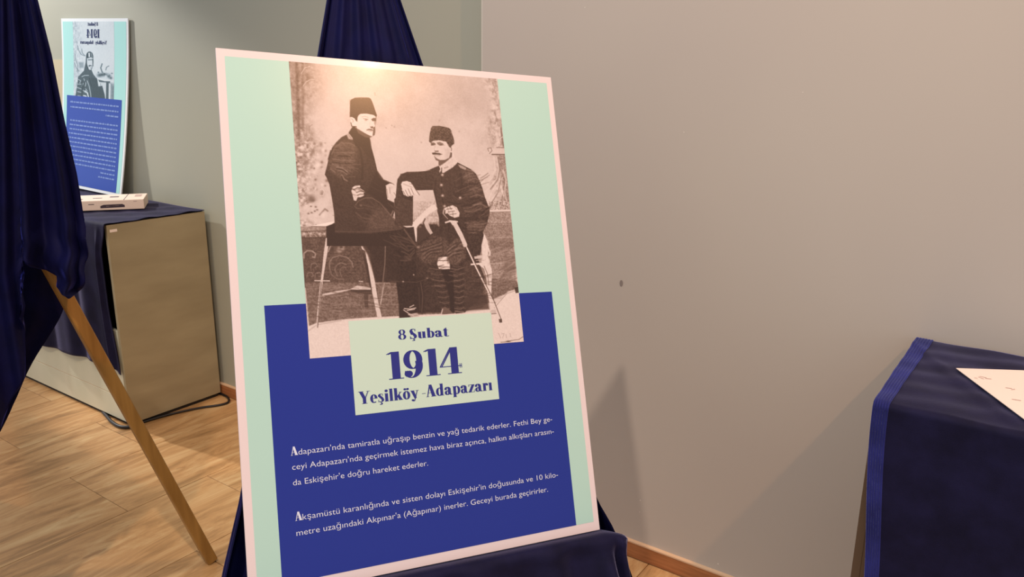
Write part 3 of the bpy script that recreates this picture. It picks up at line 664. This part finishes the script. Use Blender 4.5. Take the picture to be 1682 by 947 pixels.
    p.line([(0,592),(200,600),(290,570)],1,.3,.7); p.blob(100,595,6,5,.8,.9); p.blob(178,545,5,5,.8,.9); p.blob(278,570,6,4,.7,.8); p.blob(212,340,12,9,.62,.8)
    # chair leg right
    p.poly([(700,240),(722,290),(745,380),(745,400),(725,400),(740,440),(758,520),(755,620),(752,700),(775,800),(785,830),(755,832),(740,760),(720,640),(716,560),(700,500),(660,470),(600,474),(600,462),(680,455),(685,400),(680,330)], .86,.9,1,.08)
    p.poly([(625,410),(690,398),(690,420),(630,428)], .80,.8,.9); p.line([(640,440),(700,438)],1.2,.7,.8); p.line([(728,362),(745,368),(744,400),(730,404)],1.3,.85,.9); p.blob(733,384,4,12,.3,.7)
    p.line([(700,480),(725,540),(735,620)],1.4,.3,.6)
    # sword
    p.poly([(440,140),(490,145),(540,240),(575,320),(572,340),(548,338),(520,270),(480,200)], .80,.8,1,.06)
    p.line([(415,158),(445,148),(500,152)],2.6,.84,.95,.7); p.line([(400,60),(395,90),(430,130)],1.4,.7,.9); p.line([(520,160),(535,215)],1.6,.16,.7); p.line([(470,180),(530,300)],1.2,.2,.7)
    p.line([(576,345),(644,490),(704,610),(769,740),(826,885)],3.4,.30,.8,.8); p.line([(572,345),(640,490),(700,610),(765,740),(820,880)],2.0,.88,1,.7)
    p.poly([(808,872),(832,872),(834,898),(814,900)], .28,.8,1); p.poly([(748,805),(785,800),(790,830),(755,834)], .74,.8,.95); p.line([(755,834),(790,832)],1.1,.3,.9)
    # folds: many fine irregular creases on cloth, curtain and floor
    rf = np.random.RandomState(21)
    def creases(reg, n, ang, ln, tones, w_=1.0, al=.55):
        for k in range(n):
            x = rf.uniform(reg[0], reg[2]); y = rf.uniform(reg[1], reg[3]); t_ = ang+rf.uniform(-.35,.35); L = ln*rf.uniform(.5,1.4)
            c, s_ = math.cos(t_)*L, math.sin(t_)*L; k_ = rf.uniform(-.15,.15)*L
            p.line([(x-c,y-s_),(x-s_*.0+k_*.3,y+k_*.5),(x+c,y+s_)], w_*rf.uniform(.7,1.5), rf.choice(tones), al*rf.uniform(.5,1), 1.4)
    p.frame(640,330,4.51)
    creases((230,260,430,440),14,-.5,40,[.36,.42,.10,.08]); creases((430,290,550,450),10,-.6,32,[.40,.46,.10,.08])
    creases((300,480,390,640),16,.2,26,[.36,.42,.10]); creases((455,480,545,800),22,-.1,26,[.38,.46,.10])
    creases((570,30,730,130),26,-.35,34,[.42,.38,.10,.12]); creases((570,150,700,240),14,.1,34,[.40,.44,.12])
    creases((760,290,930,540),30,-.2,60,[.62,.68,.34,.38],1.3,.5); creases((740,560,930,640),16,-.1,60,[.55,.30,.62],1.1,.5); creases((560,560,740,780),20,-.05,60,[.36,.14,.12],1.2,.5)
    p.frame(480,330,4.51)
    creases((110,620,620,860),60,-.03,70,[.56,.60,.26,.30,.50],1.1,.55); creases((110,880,600,930),10,-.1,50,[.7,.8],1,.4)
    creases((720,240,910,440),24,.5,46,[.30,.34,.07],1.1,.6)
    p.frame(640,190,5.263)
    creases((620,500,820,880),40,-.35,44,[.40,.44,.10,.12],1.1,.5); creases((110,500,360,620),18,.1,50,[.28,.12],1.1,.4); creases((400,520,600,900),22,1.2,40,[.30,.12],1.0,.4)
    p.frame(520,140,3.642)
    creases((90,350,230,560),34,.2,30,[.44,.40,.16],1.1,.5); creases((120,580,400,860),40,.5,50,[.25,.12],1.2,.4); creases((300,700,480,840),24,.5,34,[.36,.34,.2],1.0,.45)
    # grain and age
    p.T += (p.fbm(3,77)-.5)*.05*(p.T>.35) + (p.noise(1.0,78)-.5)*.035
    p.T = .10+.90*np.clip(p.T,0,1)
paint_portrait(pt)

sepia = [(0,(24,14,10)),(.2,(58,40,30)),(.4,(106,84,72)),(.6,(156,136,126)),(.8,(208,192,186)),(1,(244,232,226))]
PU0, PV0, PU1, PV1 = .1325, .4103, .5782, .9852
def ppos(u, v):
    uu = PU0+(PU1-PU0)*u; vv = PV1-(PV1-PV0)*v
    return np.array(BO)+uu[...,None]*np.array(BA)+vv[...,None]*np.array(BB)+np.array(BN)*.0006
photo_mesh('photograph', pt, pt.colors(sepia), ppos, M_photo, board)

def head_on(s, u0, u1, v, cap):
    pol, wd = heading(s, cap, u1-u0)
    return put_polys('heading', pol, bp(u0, v), BA, BB, BN*.0010, M_ink_blue, board)
head_on('8 Şubat', .306, .411, .4330, .0195)
head_on('1914', .279, .432, .3574, .0530)
head_on('Yeşilköy -Adapazarı', .2185, .4960, .3168, .0235)
for s, u0, u1, v in (("dapazarı'nda tamiratla uğraşıp benzin ve yağ tedarik ederler. Fethi Bey ge-", .1000, .6262, .2385),
                     ("ceyi Adapazarı'nda geçirmek istemez hava biraz açınca, halkın alkışları arasın-", .0872, .6273, .2130),
                     ("da Eskişehir'e doğru hareket ederler.", .0868, .3441, .1855),
                     ("kşamüstü karanlığında ve sisten dolayı Eskişehir'in doğusunda ve 10 kilo-", .0995, .6265, .1232),
                     ("metre uzağındaki Akpınar'a (Ağapınar) inerler. Geceyi burada geçirirler.", .0870, .5994, .0970)):
    put_polys('text_line', text_polys(s, u1-u0, .0108), bp(u0, v), BA, BB, BN*.0010, M_ink_white, board, 0)
for v in (.2385, .1232):
    pol, wd = heading('A', .0155, .0125, h_=.012)
    put_polys('initial_letter', pol, bp(.0866, v), BA, BB, BN*.0010, M_ink_white, board)
# ------------------------------------------------------------------ cloth helper
def grid_cloth(name, f, nu, nv, m, parent=None, thick=.004, closed=False):
    vs = []; fs = []
    for j in range(nv+1):
        for i in range(nu+(0 if closed else 1)): vs.append(f(i/nu, j/nv))
    W_ = nu if closed else nu+1
    for j in range(nv):
        for i in range(nu):
            a = j*W_+i; b = j*W_+(i+1) % W_
            fs.append((a, b, b+W_, a+W_))
    o = mesh(name, vs, fs, m, parent, True)
    sd = o.modifiers.new('solid', 'SOLIDIFY'); sd.thickness = thick; sd.offset = 0
    return o
def interp(tab, t):
    if t <= tab[0][0]: return tab[0][1]
    for (a, x), (b, y) in zip(tab, tab[1:]):
        if t <= b:
            return x+(y-x)*(t-a)/(b-a)
    return tab[-1][1]
def sst(a, b, x):
    t = min(1, max(0, (x-a)/(b-a))); return t*t*(3-2*t)
def bumps(u, L): return sum(a*math.exp(-((u-c)/s)**2) for c, s, a in L)

# ------------------------------------------------------------------ easel carrying the main poster
EB = -.075
easel = tag(empty('display_easel', bp(.35, -.74, -.25)), 'wooden tripod easel hidden under navy velvet behind the large poster', 'easel')
apex = bp(.306, 1.30, EB)
def foot(u, v, n):
    q = bp(u, v, n); d = q-apex; return apex + d*(apex.z/(apex.z-q.z))
for (u, n) in ((.02, EB), (.60, EB)): bar('leg', foot(u, -.6, n)+Vector((0,0,.004)), apex, .034, .024, M_pine, easel)
rear = apex + Vector((-.50,.10,0)); rear.z = .006
bar('leg', rear, apex-BN*.02, .034, .024, M_pine, easel)
hexa('ledge', [bp(.0,-.035,EB+.015), bp(.68,-.035,EB+.015), bp(.68,-.018,EB+.015), bp(.0,-.018,EB+.015)]+
     [bp(.0,-.035,.022), bp(.68,-.035,.022), bp(.68,-.018,.022), bp(.0,-.018,.022)], M_pine, easel)

LEFT = [(-.60,-.19),(.0437,-.0313),(.1654,.0043),(1.015,.2006),(1.137,.228),(1.36,.275),(1.42,.30)]
RIGHT = [(-.60,.93),(-.05,.785),(.0,.765),(.0538,.7375),(1.0154,.4234),(1.157,.3855),(1.36,.335),(1.42,.315)]
def drape_f(s, t):
    v = 1.42-t*2.10; l = interp(LEFT, v); r = interp(RIGHT, v); hw = (r-l)/2; c = (r+l)/2
    a = 2*math.pi*s; x = math.cos(a); y = math.sin(a)
    grow = .25+.75*min(1, (1.42-v)/1.2)
    fold = .010*grow*(math.sin(a*9+1.5*math.sin(a*2))+.25*math.sin(a*23+v*2))
    if y < 0:   # front, flattened against the legs
        n = -.020-(.004+.07*hw)*abs(x)**3*(1) - abs(fold)*1.2
        f = bumps(x, [(-.62,.10,.010),(-.28,.09,.012),(.08,.07,.016),(.38,.10,.010),(.68,.08,.012)])*min(1,hw/.11)
        n += (f-.012) if v > 1.02 else -.012*sst(1.02,.95,v) - .006
    else:
        n = -.03-y*min(hw*1.1, .26) - fold
    edge = abs(x)**6
    return bp(c+hw*x, v, n-.006*edge)
drape = grid_cloth('velvet_drape', drape_f, 220, 90, M_velvet, None, .003, True)
tag(drape, 'dark navy velvet draped over the easel behind the large poster', 'cloth')
def apron_f(s, t):
    # s along the ledge, t over the ledge and down the front
    s0, s1 = -.045, .757
    u = s0+(s1-s0)*s
    path = [(-.010,-.052),(-.0045,-.035),(-.0035,.0),(-.004,.026),(-.010,.036)]
    if t < .12:
        k = t/.12*(len(path)-1); i = min(int(k), len(path)-2); q = k-i
        vv = path[i][0]*(1-q)+path[i+1][0]*q; nn = path[i][1]*(1-q)+path[i+1][1]*q
        drop = max(0, s-.93)/.07
        return bp(u, vv-.012*drop*drop-.004*max(0,.05-s)/.05, nn)
    d = (t-.12)/.88*.62
    P = bp(u, -.010-.012*(max(0, s-.93)/.07)**2, .036); P = P + Vector((0,0,-d))
    am = .004+.020*min(1, d/.35)
    fo = am*(math.sin(s*26+math.sin(s*9)*1.3)+.5*math.sin(s*57+1))
    fo += .03*math.exp(-((s-.93)/.022)**2)*min(1,d/.1) - .035*math.exp(-((s-.968)/.014)**2)*min(1,d/.08)
    P = P + BN*Vector((1,1,0))*0 + Vector((BN.x, BN.y, 0)).normalized()*(fo+.006) + BA*(.02*min(1,d/.08)*max(0,s-.5)*.25)
    n_ = (P-BO).dot(BN)
    if n_ < .030+fo: P = P + BN*(.030+fo-n_)
    if s > .985: P = P - BN*(.05*(s-.985)/.015)*min(1, .3+d*3)
    if s < .02: P = P - BN*(.05*((.02-s)/.02))
    return P
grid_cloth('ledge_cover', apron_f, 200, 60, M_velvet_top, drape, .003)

# ------------------------------------------------------------------ left foreground easel
T0 = Vector((-2.28, .76, 1.78)); th = math.radians(65)
HR = Vector((math.cos(th), math.sin(th), 0)); FN = Vector((-math.sin(th), math.cos(th), 0))
Fr = Vector((-2.178, 1.342, .002))
easel2 = tag(empty('display_easel', (-2.28,.76,0)), 'wooden easel with one bare orange-brown leg crossing before the plywood pedestal', 'easel')
leg_side = (Fr-T0).cross(Vector((-.74,.67,0))).normalized()
sd_ = Vector((.15,.99,0))
leg = bar('leg', Fr, T0, .026, .036, M_pine, easel2, .003, side=HR*.34-FN*.94)
bar('leg', Vector((-2.62,.34,.002)), T0+Vector((-.02,-.03,0)), .036, .026, M_pine, easel2, .003)
bar('leg', Vector((-3.05,.35,.002)), T0+Vector((-.04,0,-.05)), .036, .026, M_pine, easel2, .003)
EDGE = [(1.0,.284),(1.036,.291),(1.076,.303),(1.12,.312),(1.161,.318),(1.236,.318),(1.344,.315),(1.481,.303),(1.641,.294),(1.77,.28),(2.1,.18)]
X0 = [(.5,.035),(.858,.082),(1.179,.125),(1.481,.165),(1.766,.203),(2.1,.20)]
HEM = [(-.3,.0),(.0,.56),(.03,.62),(.06,.69),(.088,.745),(.133,.82),(.150,.95),(.168,1.150),(.185,1.118),(.204,1.100),(.225,1.088),(.236,1.080),(.243,1.046),(.262,1.030),(.285,1.026),(.300,1.045),(.318,1.10)]
def cloth_a(s, t):
    # column position on the hem, then up to the top along a fanning fold line
    hx = -.30+(.316+.30)*s; hz = interp(HEM, hx)
    z = 2.05-(2.05-hz)*t
    # normalised fold coordinate from the hem level, kept while rising
    zl = min(hz, 1.161) if hx > .15 else 1.1
    a0 = interp(X0, zl); e0 = interp(EDGE, max(zl,1.1)); q = (hx-a0)/(e0-a0) if hx > -.0 else (hx-a0)/(e0-a0)
    a1 = interp(X0, z); e1 = interp(EDGE, z)
    x = a1+(e1-a1)*q if z > zl else hx
    x = min(x, e1)
    up_ = sst(2.0, 1.3, z)
    f = bumps(q, [(.05,.07,.024),(.30,.07,.036),(.50,.08,-.02),(.78,.055,.036),(.90,.03,-.014),(-.30,.09,.03),(-.8,.12,.03)])*(.45+.75*up_)
    f += .0012*math.sin(q*19+z*5)
    low = sst(1.28, 1.08, z)*(hx > .15)
    f += low*(.018*math.sin(z*55+hx*60)*.6+.02)
    x += low*.004*math.sin(z*80+q*5)
    return T0 + HR*x - FN*(.04+f-.012) + Vector((0,0,z-T0.z))
dr2 = grid_cloth('velvet_drape', cloth_a, 170, 110, M_velvet, None, .003)
tag(dr2, 'navy velvet hanging in folds over the easel at the left edge', 'cloth')
BE = [(.30,-.10),(.45,-.045),(.542,.014),(.606,.046),(.668,.076),(.748,.123),(.844,.182),(.923,.231),(1.02,.274),(1.124,.30),(1.5,.27),(1.8,.15)]
def cloth_b(s, t):
    z = 1.75-1.40*t; e = interp(BE, z) - .004*math.sin(z*26); x = -.55+(e+.55)*s
    f = .018*math.sin(s*31+z*2)*sst(1.0,.9,s)+.004
    return T0 + HR*x + FN*(.16+f+.02*(1-s)) + Vector((0,0,z-T0.z))
grid_cloth('back_layer', cloth_b, 90, 70, M_velvet, dr2, .003)

# ------------------------------------------------------------------ left pedestal
def pedestal(name, label, x0, x1, y0, y1, z1, opening, M_ply=M_ply):
    r = tag(empty(name, ((x0+x1)/2, (y0+y1)/2, 0)), label, 'pedestal')
    t = .018
    box('plinth', x0+.012, x1-.012, y0+.012, y1-.01, 0, .019, M_black, r)
    box('side_panel', x1-t, x1, y0, y1, .019, z1, M_ply, r, .001)
    box('side_panel', x0, x0+t, y0, y1, .019, z1, M_ply, r, .001)
    box('top_panel', x0+t, x1-t, y0, y1, z1-t, z1, M_ply, r, .001)
    box('back_panel', x0+t, x1-t, y1-.01, y1, .019, z1-t, M_ply, r)
    if opening:
        box('front_panel', x0+t, x1-t, y0+.001, y0+t, .019, .137, M_plyf, r, .0012)
        box('front_panel', x0+t, x1-t, y0+.001, y0+t, .139, .47, M_plyf, r, .0012)
        box('joint_strip', x0+t, x1-t, y0+.0025, y0+t, .136, .140, M_plyedge, r)
    else:
        box('front_panel', x0+t, x1-t, y0, y0+t, .019, z1-t, M_ply, r, .001)
    return r
PX0, PX1, PY0, PY1, PZ = -4.98, -3.40, 1.755, 2.238, .958
ped = pedestal('plywood_pedestal', 'long plywood pedestal with bare side standing behind the leftmost easel', PX0, PX1, PY0, PY1, PZ, True)
box('paper_sticker', PX1, PX1+.0006, PY0+.012, PY0+.045, .925, .937, M_paper, ped)
def ped_cloth(s, t):
    x = PX0-.01+(PX1+.004-PX0+.01)*s
    Ltop = PY1-.002-(PY0-.012); L = t*(Ltop+.70)
    if L < Ltop:
        wr = .0022*math.sin(x*23+L*31+2*math.sin(x*7))*sst(0,.04,L)*sst(Ltop,Ltop-.03,L)+.0016*math.sin(x*11-L*60)*sst(Ltop,Ltop-.03,L)
        z = .9622+max(wr,-.0025)+.0026
        if s > .985: z -= .006*((s-.985)/.015)**2*0
        return (x, PY1-.002-L, z)
    d = L-Ltop
    xr = x-.050*sst(.93,1.0,s)*sst(0,.15,d)+.035*sst(.94,1,s)*sst(.35,.7,d)
    hem = 1 - (.04*sst(.55,.95,s) - .05*sst(.965,1.0,s))
    am = .002+.007*min(1,d/.3)
    f = am*(math.sin(x*19+1.2*math.sin(x*5))+.35*math.sin(x*41))
    f += .018*math.exp(-((s-.965)/.010)**2)*min(1,d/.2)
    return (xr, PY0-.014-max(-.010, f+am*.6), .9640-min(d*hem,.70))
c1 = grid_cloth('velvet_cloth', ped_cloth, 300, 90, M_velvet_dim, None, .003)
tag(c1, 'navy velvet cloth covering the plywood pedestal at the left', 'cloth')
# box on the cloth
dF = Vector((.58,.815,0)).normalized(); dB = Vector((-.815,.58,0))
q0 = Vector((-3.622, 2.064, .9705)); q1 = q0-dF*.40; q2 = q1+dB*.205; q3 = q0+dB*.205; hz = Vector((0,0,.046))
car = tag(empty('flat_carton', (q0+q2)/2), 'flat cream printed carton lying on the left pedestal before the mirrored poster', 'box')
hexa('carton_body', [q1,q0,q3,q2,q1+hz,q0+hz,q3+hz,q2+hz], M_carton, car, .0015)
def on_front(a, b): return q0-dF*a+Vector((0,0,b))-dB*.0006
def on_top(a, b): return q0-dF*a+dB*b+hz+Vector((0,0,.0006))
def quads(name, fn, L, m, parent):
    vs = []; fs = []
    for pl in L:
        n0 = len(vs); vs += [fn(a, b) for a, b in pl]; fs.append(tuple(range(n0, n0+len(pl))))
    return tag(mesh(name, vs, fs, m, parent), kind='stuff')
quads('printed_side', on_front, [[(.085,.012),(.19,.010),(.19,.020),(.175,.026),(.095,.027),(.085,.022)],[(.215,.028),(.24,.028),(.24,.031),(.215,.031)]], M_dark, car)
quads('printed_side', on_front, [[(.11,.018),(.165,.017),(.165,.021),(.11,.022)],[(.03,.036),(.045,.036),(.045,.039),(.03,.039)]], M_mark, car)
quads('printed_top', on_top, [[(.085,.0),(.088,.0),(.088,.2),(.085,.2)],[(.12,.10),(.16,.10),(.16,.13),(.12,.13)],[(.19,.08),(.23,.08),(.23,.095),(.19,.095)],[(.27,.06),(.36,.05),(.36,.065),(.27,.075)]], M_dark, car)
quads('printed_top', on_top, [[(.02,.10),(.05,.10),(.05,.17),(.02,.17)]], M_mark, car)

# ------------------------------------------------------------------ left mirrored poster
TLp, TRp, BRp, BLp = Vector((-4.563,2.250,1.880)), Vector((-3.910,2.250,1.861)), Vector((-4.064,2.192,.9705)), Vector((-4.717,2.192,.985))
nrm = (TRp-TLp).cross(TLp-BLp).normalized()
if nrm.y > 0: nrm = -nrm
def lp(u, v, n=0):
    b = BLp*(1-u)+BRp*u; t_ = TLp*(1-u)+TRp*u; q = b*(1-v)+t_*v
    sag = 4*v*(1-v)*.020
    return q + Vector((.35,1,0))*sag*.6 + nrm*n
pb = tag(empty('poster_board', (BLp+BRp)/2), 'smaller looking mirrored poster with one man, leaning on the wall over the pedestal', 'poster')
def curved(name, u0, v0, u1, v1, n, m, parent, nu=2, nv=24, thick=0):
    vs = []; fs = []; W_ = nu+1
    for nn in ([n] if not thick else [n, n-thick]):
        for j in range(nv+1):
            for i in range(nu+1): vs.append(lp(u0+(u1-u0)*i/nu, v0+(v1-v0)*j/nv, nn))
    for j in range(nv):
        for i in range(nu):
            a = j*W_+i; fs.append((a,a+1,a+W_+1,a+W_))
    if thick:
        N = W_*(nv+1); fs += [tuple(N+i for i in f[::-1]) for f in list(fs)]
        for i in range(nu): fs += [(i+1,i,N+i,N+i+1), (nv*W_+i, nv*W_+i+1, N+nv*W_+i+1, N+nv*W_+i)]
        for j in range(nv): fs += [(j*W_,(j+1)*W_,N+(j+1)*W_,N+j*W_), ((j+1)*W_+nu, j*W_+nu, N+j*W_+nu, N+(j+1)*W_+nu)]
    return mesh(name, vs, fs, m, parent)
curved('foam_board', 0,0,1,1,0, M_white_left, pb, thick=.006)
curved('mint_background', .024,.018,.976,.983,.0006, M_mint_left, pb)
curved('blue_panel', .078,.018,.925,.556,.0012, M_blue_left, pb)
def px_of(P):
    d = Vector(P)-EYE; z = d.dot(fw); return (841+F_PX*d.dot(rt)/z, 473.5-F_PX*d.dot(up)/z)
LU0, LU1, LV0, LV1 = .186, .808, .40, .983
pl = Painter(190, 270, [px_of(lp(LU0,LV1)), px_of(lp(LU1,LV1)), px_of(lp(LU1,LV0)), px_of(lp(LU0,LV0))], 9)
def paint_aviator(p):
    p.T[:] = .93+(p.fbm(30,3)-.5)*.08
    p.frame(100,75,9.017)
    m = 1/(1+np.exp((p.X-(134-.02*p.Y))/3))*(p.Y>34); n = p.fbm(6,5)
    p.T = p.T*(1-m*.6)+(.72+(n-.5)*1.0)*m*.6
    for q in ([(200,120),(210,200),(240,300),(230,380)],[(240,0),(250,60),(290,130),(340,150)],[(300,50),(310,110),(350,150)],[(190,250),(220,330),(260,380)]): p.line(q,1.3,.35,.7)
    p.poly([(255,245),(330,245),(330,330),(260,330)],.45,3,.7)
    p.poly([(670,540),(790,560),(790,860),(650,860)],.60,4,.8,.2); p.poly([(730,560),(785,600),(790,800),(735,850)],.38,5,.7)
    # table and bouquet
    p.line([(600,270),(580,330),(600,390),(640,420)],2.2,.35,.9); p.line([(700,300),(665,320),(655,360)],1.5,.38,.9)
    for q in ((560,440,40,30),(600,430,40,25),(650,430,40,25),(700,450,30,30),(730,480,25,20),(745,410,14,10),(545,395,12,12)): p.blob(*q,.2,.8)
    p.blob(655,455,14,22,.95,.9); p.blob(690,430,12,10,.8,.7); p.blob(620,400,12,10,.85,.7)
    p.poly([(525,480),(560,480),(640,505),(720,505),(715,525),(640,525),(540,500)],.98); p.poly([(540,500),(640,525),(718,525),(718,555),(560,540)],.25,1,.9)
    p.poly([(560,545),(660,545),(655,860),(630,860),(620,680),(590,600)],.86); p.poly([(660,545),(700,545),(700,860),(658,860)],.28); p.poly([(700,560),(725,560),(722,860),(700,860)],.9,1); p.line([(575,560),(580,620)],1.4,.5,.7)
    # man
    p.poly([(360,240),(345,300),(330,370),(245,460),(235,560),(215,700),(190,830),(660,870),(640,720),(600,590),(545,620),(530,500),(470,420),(440,350)],.28,.9)
    p.poly([(430,470),(520,480),(545,600),(600,600),(640,760),(650,860),(430,850),(450,680)],.22,2)
    for q in ([(250,500),(285,520),(270,550)],[(240,570),(290,570)],[(235,620),(290,640)],[(240,680),(285,690)],[(245,740),(285,750)],[(330,490),(360,560),(350,600)],[(380,520),(410,600),(430,700),(440,780)],[(300,460),(340,440),(400,440)],[(320,660),(350,690),(380,700)],[(300,600),(320,560)],[(360,640),(380,670)]): p.line(q,1.3,.74,.85)
    for q in ([(330,740),(360,745),(385,790)],[(280,800),(400,820)],[(350,670),(385,700),(400,760)]): p.line(q,2.0,.92,.9)
    for q in ([(300,520),(310,640),(300,760)],[(350,520),(330,620)],[(410,480),(440,600)]): p.line(q,1.5,.12,.8)
    p.poly([(365,140),(375,110),(400,88),(430,85),(460,110),(472,150),(472,250),(455,330),(430,380),(380,340),(355,270)],.24,.9)
    p.poly([(375,190),(440,170),(465,200),(462,270),(450,320),(430,360),(405,355),(390,310),(375,260)],.90,.9)
    p.poly([(398,108),(420,105),(422,165),(402,170)],.96,.7); p.line([(438,110),(452,165)],1.0,.7,.8)
    p.line([(395,210),(455,208)],1.6,.30,.9,1); p.poly([(398,295),(415,285),(445,290),(440,310),(425,300),(405,315)],.2,.8,.95); p.line([(440,180),(462,190)],1.6,.8,.8); p.line([(462,200),(464,300)],1.5,.2,.9); p.line([(425,330),(440,330)],1,.4,.8)
    p.line([(370,200),(368,290),(400,360)],1.6,.2,.9)
    p.T += (p.fbm(3,77)-.5)*.08
paint_aviator(pl)
cool = [(0,(34,48,54)),(.25,(66,86,94)),(.5,(130,150,160)),(.75,(186,202,212)),(1,(222,234,240))]
def lpos(u, v):
    o_ = np.zeros(u.shape+(3,))
    for j in range(u.shape[0]):
        vv = LV1+(LV0-LV1)*v[j,0]; a = np.array(lp(LU0, vv, .0009)); b = np.array(lp(LU1, vv, .0009))
        o_[j] = a+(b-a)*u[j][:,None]
    return o_
LV_ = LV0
photo_mesh('photograph', pl, pl.colors(cool), lpos, M_photo, pb)
pb_blue = [o for o in pb.children if o.name.startswith('blue_panel')][0]
def mirrored(name, s, u0, u1, v, cap, m):
    """lettering printed back to front, running from right (u1) to left (u0)"""
    pol, wd = heading(s, cap, 1.0)
    P = [[lp(u1-(u1-u0)*a, v+b, .0018) for a, b in q][::-1] for q in pol]
    vs = []; fs = []
    for q in P: n0 = len(vs); vs += q; fs.append(tuple(range(n0, n0+len(q))))
    return mesh(name, vs, fs, m, pb)
M_ink_left = print_mat('printed_slate_ink', srgb(66,80,130))
mirrored('heading', '8 Şubat', .42, .575, .960, .020, M_ink_left)
mirrored('heading', '1914', .40, .60, .893, .048, M_ink_left)
mirrored('heading', 'Yeşilköy -Adapazarı', .297, .70, .859, .020, M_ink_left)
# body copy too far away to read: word-length strokes, ragged towards the left
rw = random.Random(12); vs = []; fs = []
rows = [(.514,.125),(.484,.125),(.455,.70)]+[(.404-.0262*k, .125 if k < 11 else .66) for k in range(12)]+[(.404-.0262*12,.64)]
for k, (v, uend) in enumerate(rows):
    u = .885
    while u > uend+.01:
        L = rw.uniform(.018,.060); L = min(L, u-uend)
        for a, b, h0, h1 in ((u-L, u, 0, .0085),):
            n0 = len(vs); vs += [lp(a, v, .0018), lp(b, v, .0018), lp(b, v+h1, .0018), lp(a, v+h1, .0018)]; fs.append((n0,n0+1,n0+2,n0+3))
            for q in range(int(L/.012)):
                if rw.random() < .35:
                    c = a+rw.random()*(L-.004); n0 = len(vs); vs += [lp(c,v+.0085,.0018),lp(c+.003,v+.0085,.0018),lp(c+.003,v+.0125,.0018),lp(c,v+.0125,.0018)]; fs.append((n0,n0+1,n0+2,n0+3))
        u -= L+.008
tag(mesh('text_line', vs, fs, mat('pale_blue_ink', srgb(122,150,214), .5), pb), kind='stuff')
# beige card standing behind it
tag(hexa('backing_card', [(-4.755,2.2545,.9705),(-4.60,2.2545,.9705),(-4.60,2.260,.9705),(-4.755,2.260,.9705),(-4.755,2.2565,1.668),(-4.60,2.2565,1.668),(-4.60,2.2605,1.668),(-4.755,2.2605,1.668)], M_card), 'beige card standing on the pedestal behind the mirrored poster', 'card')

# ------------------------------------------------------------------ cables by the left pedestal
tag(tube('power_cable', [(-3.52,2.246,.007),(-3.44,2.243,.008),(-3.345,2.236,.008),(-3.285,2.200,.007),(-3.290,2.150,.007),(-3.335,2.075,.007),(-3.372,1.98,.007),(-3.392,1.90,.007),(-3.405,1.80,.007)], .0055, M_cable), 'black cable looping out behind the plywood pedestal', 'cable')
tag(tube('power_cable', [(-3.66,1.762,.009),(-3.60,1.748,.009),(-3.52,1.728,.009),(-3.44,1.722,.009),(-3.40,1.745,.009),(-3.393,1.775,.009)], .008, M_cable), 'short black cable curling round the front corner of the plywood pedestal', 'cable')

# ------------------------------------------------------------------ right pedestal
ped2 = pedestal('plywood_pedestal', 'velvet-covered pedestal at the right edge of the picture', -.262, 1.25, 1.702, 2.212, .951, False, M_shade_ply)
def right_cloth(s, t, x0=-.262, x1=1.25, off=0., drift=True):
    Ltop = 2.208-1.694; L = t*(Ltop+.86)
    x = x0+(x1-x0)*s
    k = max(0, 1-(x+.262)/.5)
    if L < Ltop:
        y = 2.208-L
        w1 = abs((x+.262)*.9-(L-.10)*.55-.02)
        z = .9545+.0035*math.exp(-(w1/.012)**2)*sst(0,.05,L)*sst(Ltop,Ltop-.08,L)+.0010*math.sin(x*35+y*22)+.0008*math.sin(x*13-y*70)
        if L < Ltop-.010: return (x, y, z+off)
        q = (L-Ltop+.010)/.010*math.pi/2; rr = .010
        z0 = .9545-rr; y0 = 1.6935-.002+rr
        return (x, y0-(rr+off)*math.sin(q), z0+(rr+off)*math.cos(q))
    d = L-Ltop
    x += .034*k*sst(0,.5,d) if drift else 0
    f = .006*math.sin(x*19+.6)*min(1,d/.4)*sst(-.26,.1,x)+.002
    return (x, 1.6915-(f-.002)-off, .9445-d)
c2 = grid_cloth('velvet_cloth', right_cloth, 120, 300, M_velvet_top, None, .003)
tag(c2, 'navy velvet cloth over the pedestal at the right edge', 'cloth')
for k in range(6):
    xa = -.2625+k*.0052
    def rib(s, t, xa=xa):
        P = right_cloth(0, t, xa, 2.0, .0022+.0012*math.sin(math.pi*s))
        w_ = .0045*(1+.35*max(0, 1-t*3)); return (P[0]+s*w_+k*.0016*max(0,1-t*2.7), P[1], P[2])
    o = grid_cloth('selvage_rib', rib, 3, 300, M_selvage, c2, .0015)
# paper
pc = Vector((-.147,1.996,.9618)); d1 = Vector((.843,.538,0)); d2 = Vector((.52,-.854,0)).normalized(); d1 = Vector((.854,.52,0))
pp = tag(empty('paper_sheet', pc), 'white paper sheet lying askew on the right velvet cloth', 'paper')
hexa('sheet', [pc,pc+d2*.297,pc+d2*.297+d1*.21,pc+d1*.21,]+[q+Vector((0,0,.0012)) for q in (pc,pc+d2*.297,pc+d2*.297+d1*.21,pc+d1*.21)], M_paper, pp)
def on_pp(a, b): return pc+d1*a+d2*b+Vector((0,0,.0018))
quads('pencil_mark', on_pp, [[(.022,.055),(.024,.055),(.030,.068),(.028,.068)],[(.028,.05),(.040,.058),(.038,.060),(.027,.052)],[(.034,.062),(.046,.064),(.046,.067),(.034,.065)],[(.05,.115),(.062,.118),(.062,.121),(.05,.118)],[(.056,.126),(.066,.122),(.067,.124),(.057,.128)],[(.012,.06),(.017,.064),(.016,.066),(.011,.062)],[(.03,.18),(.045,.186),(.044,.189),(.029,.183)]], M_mark, pp)
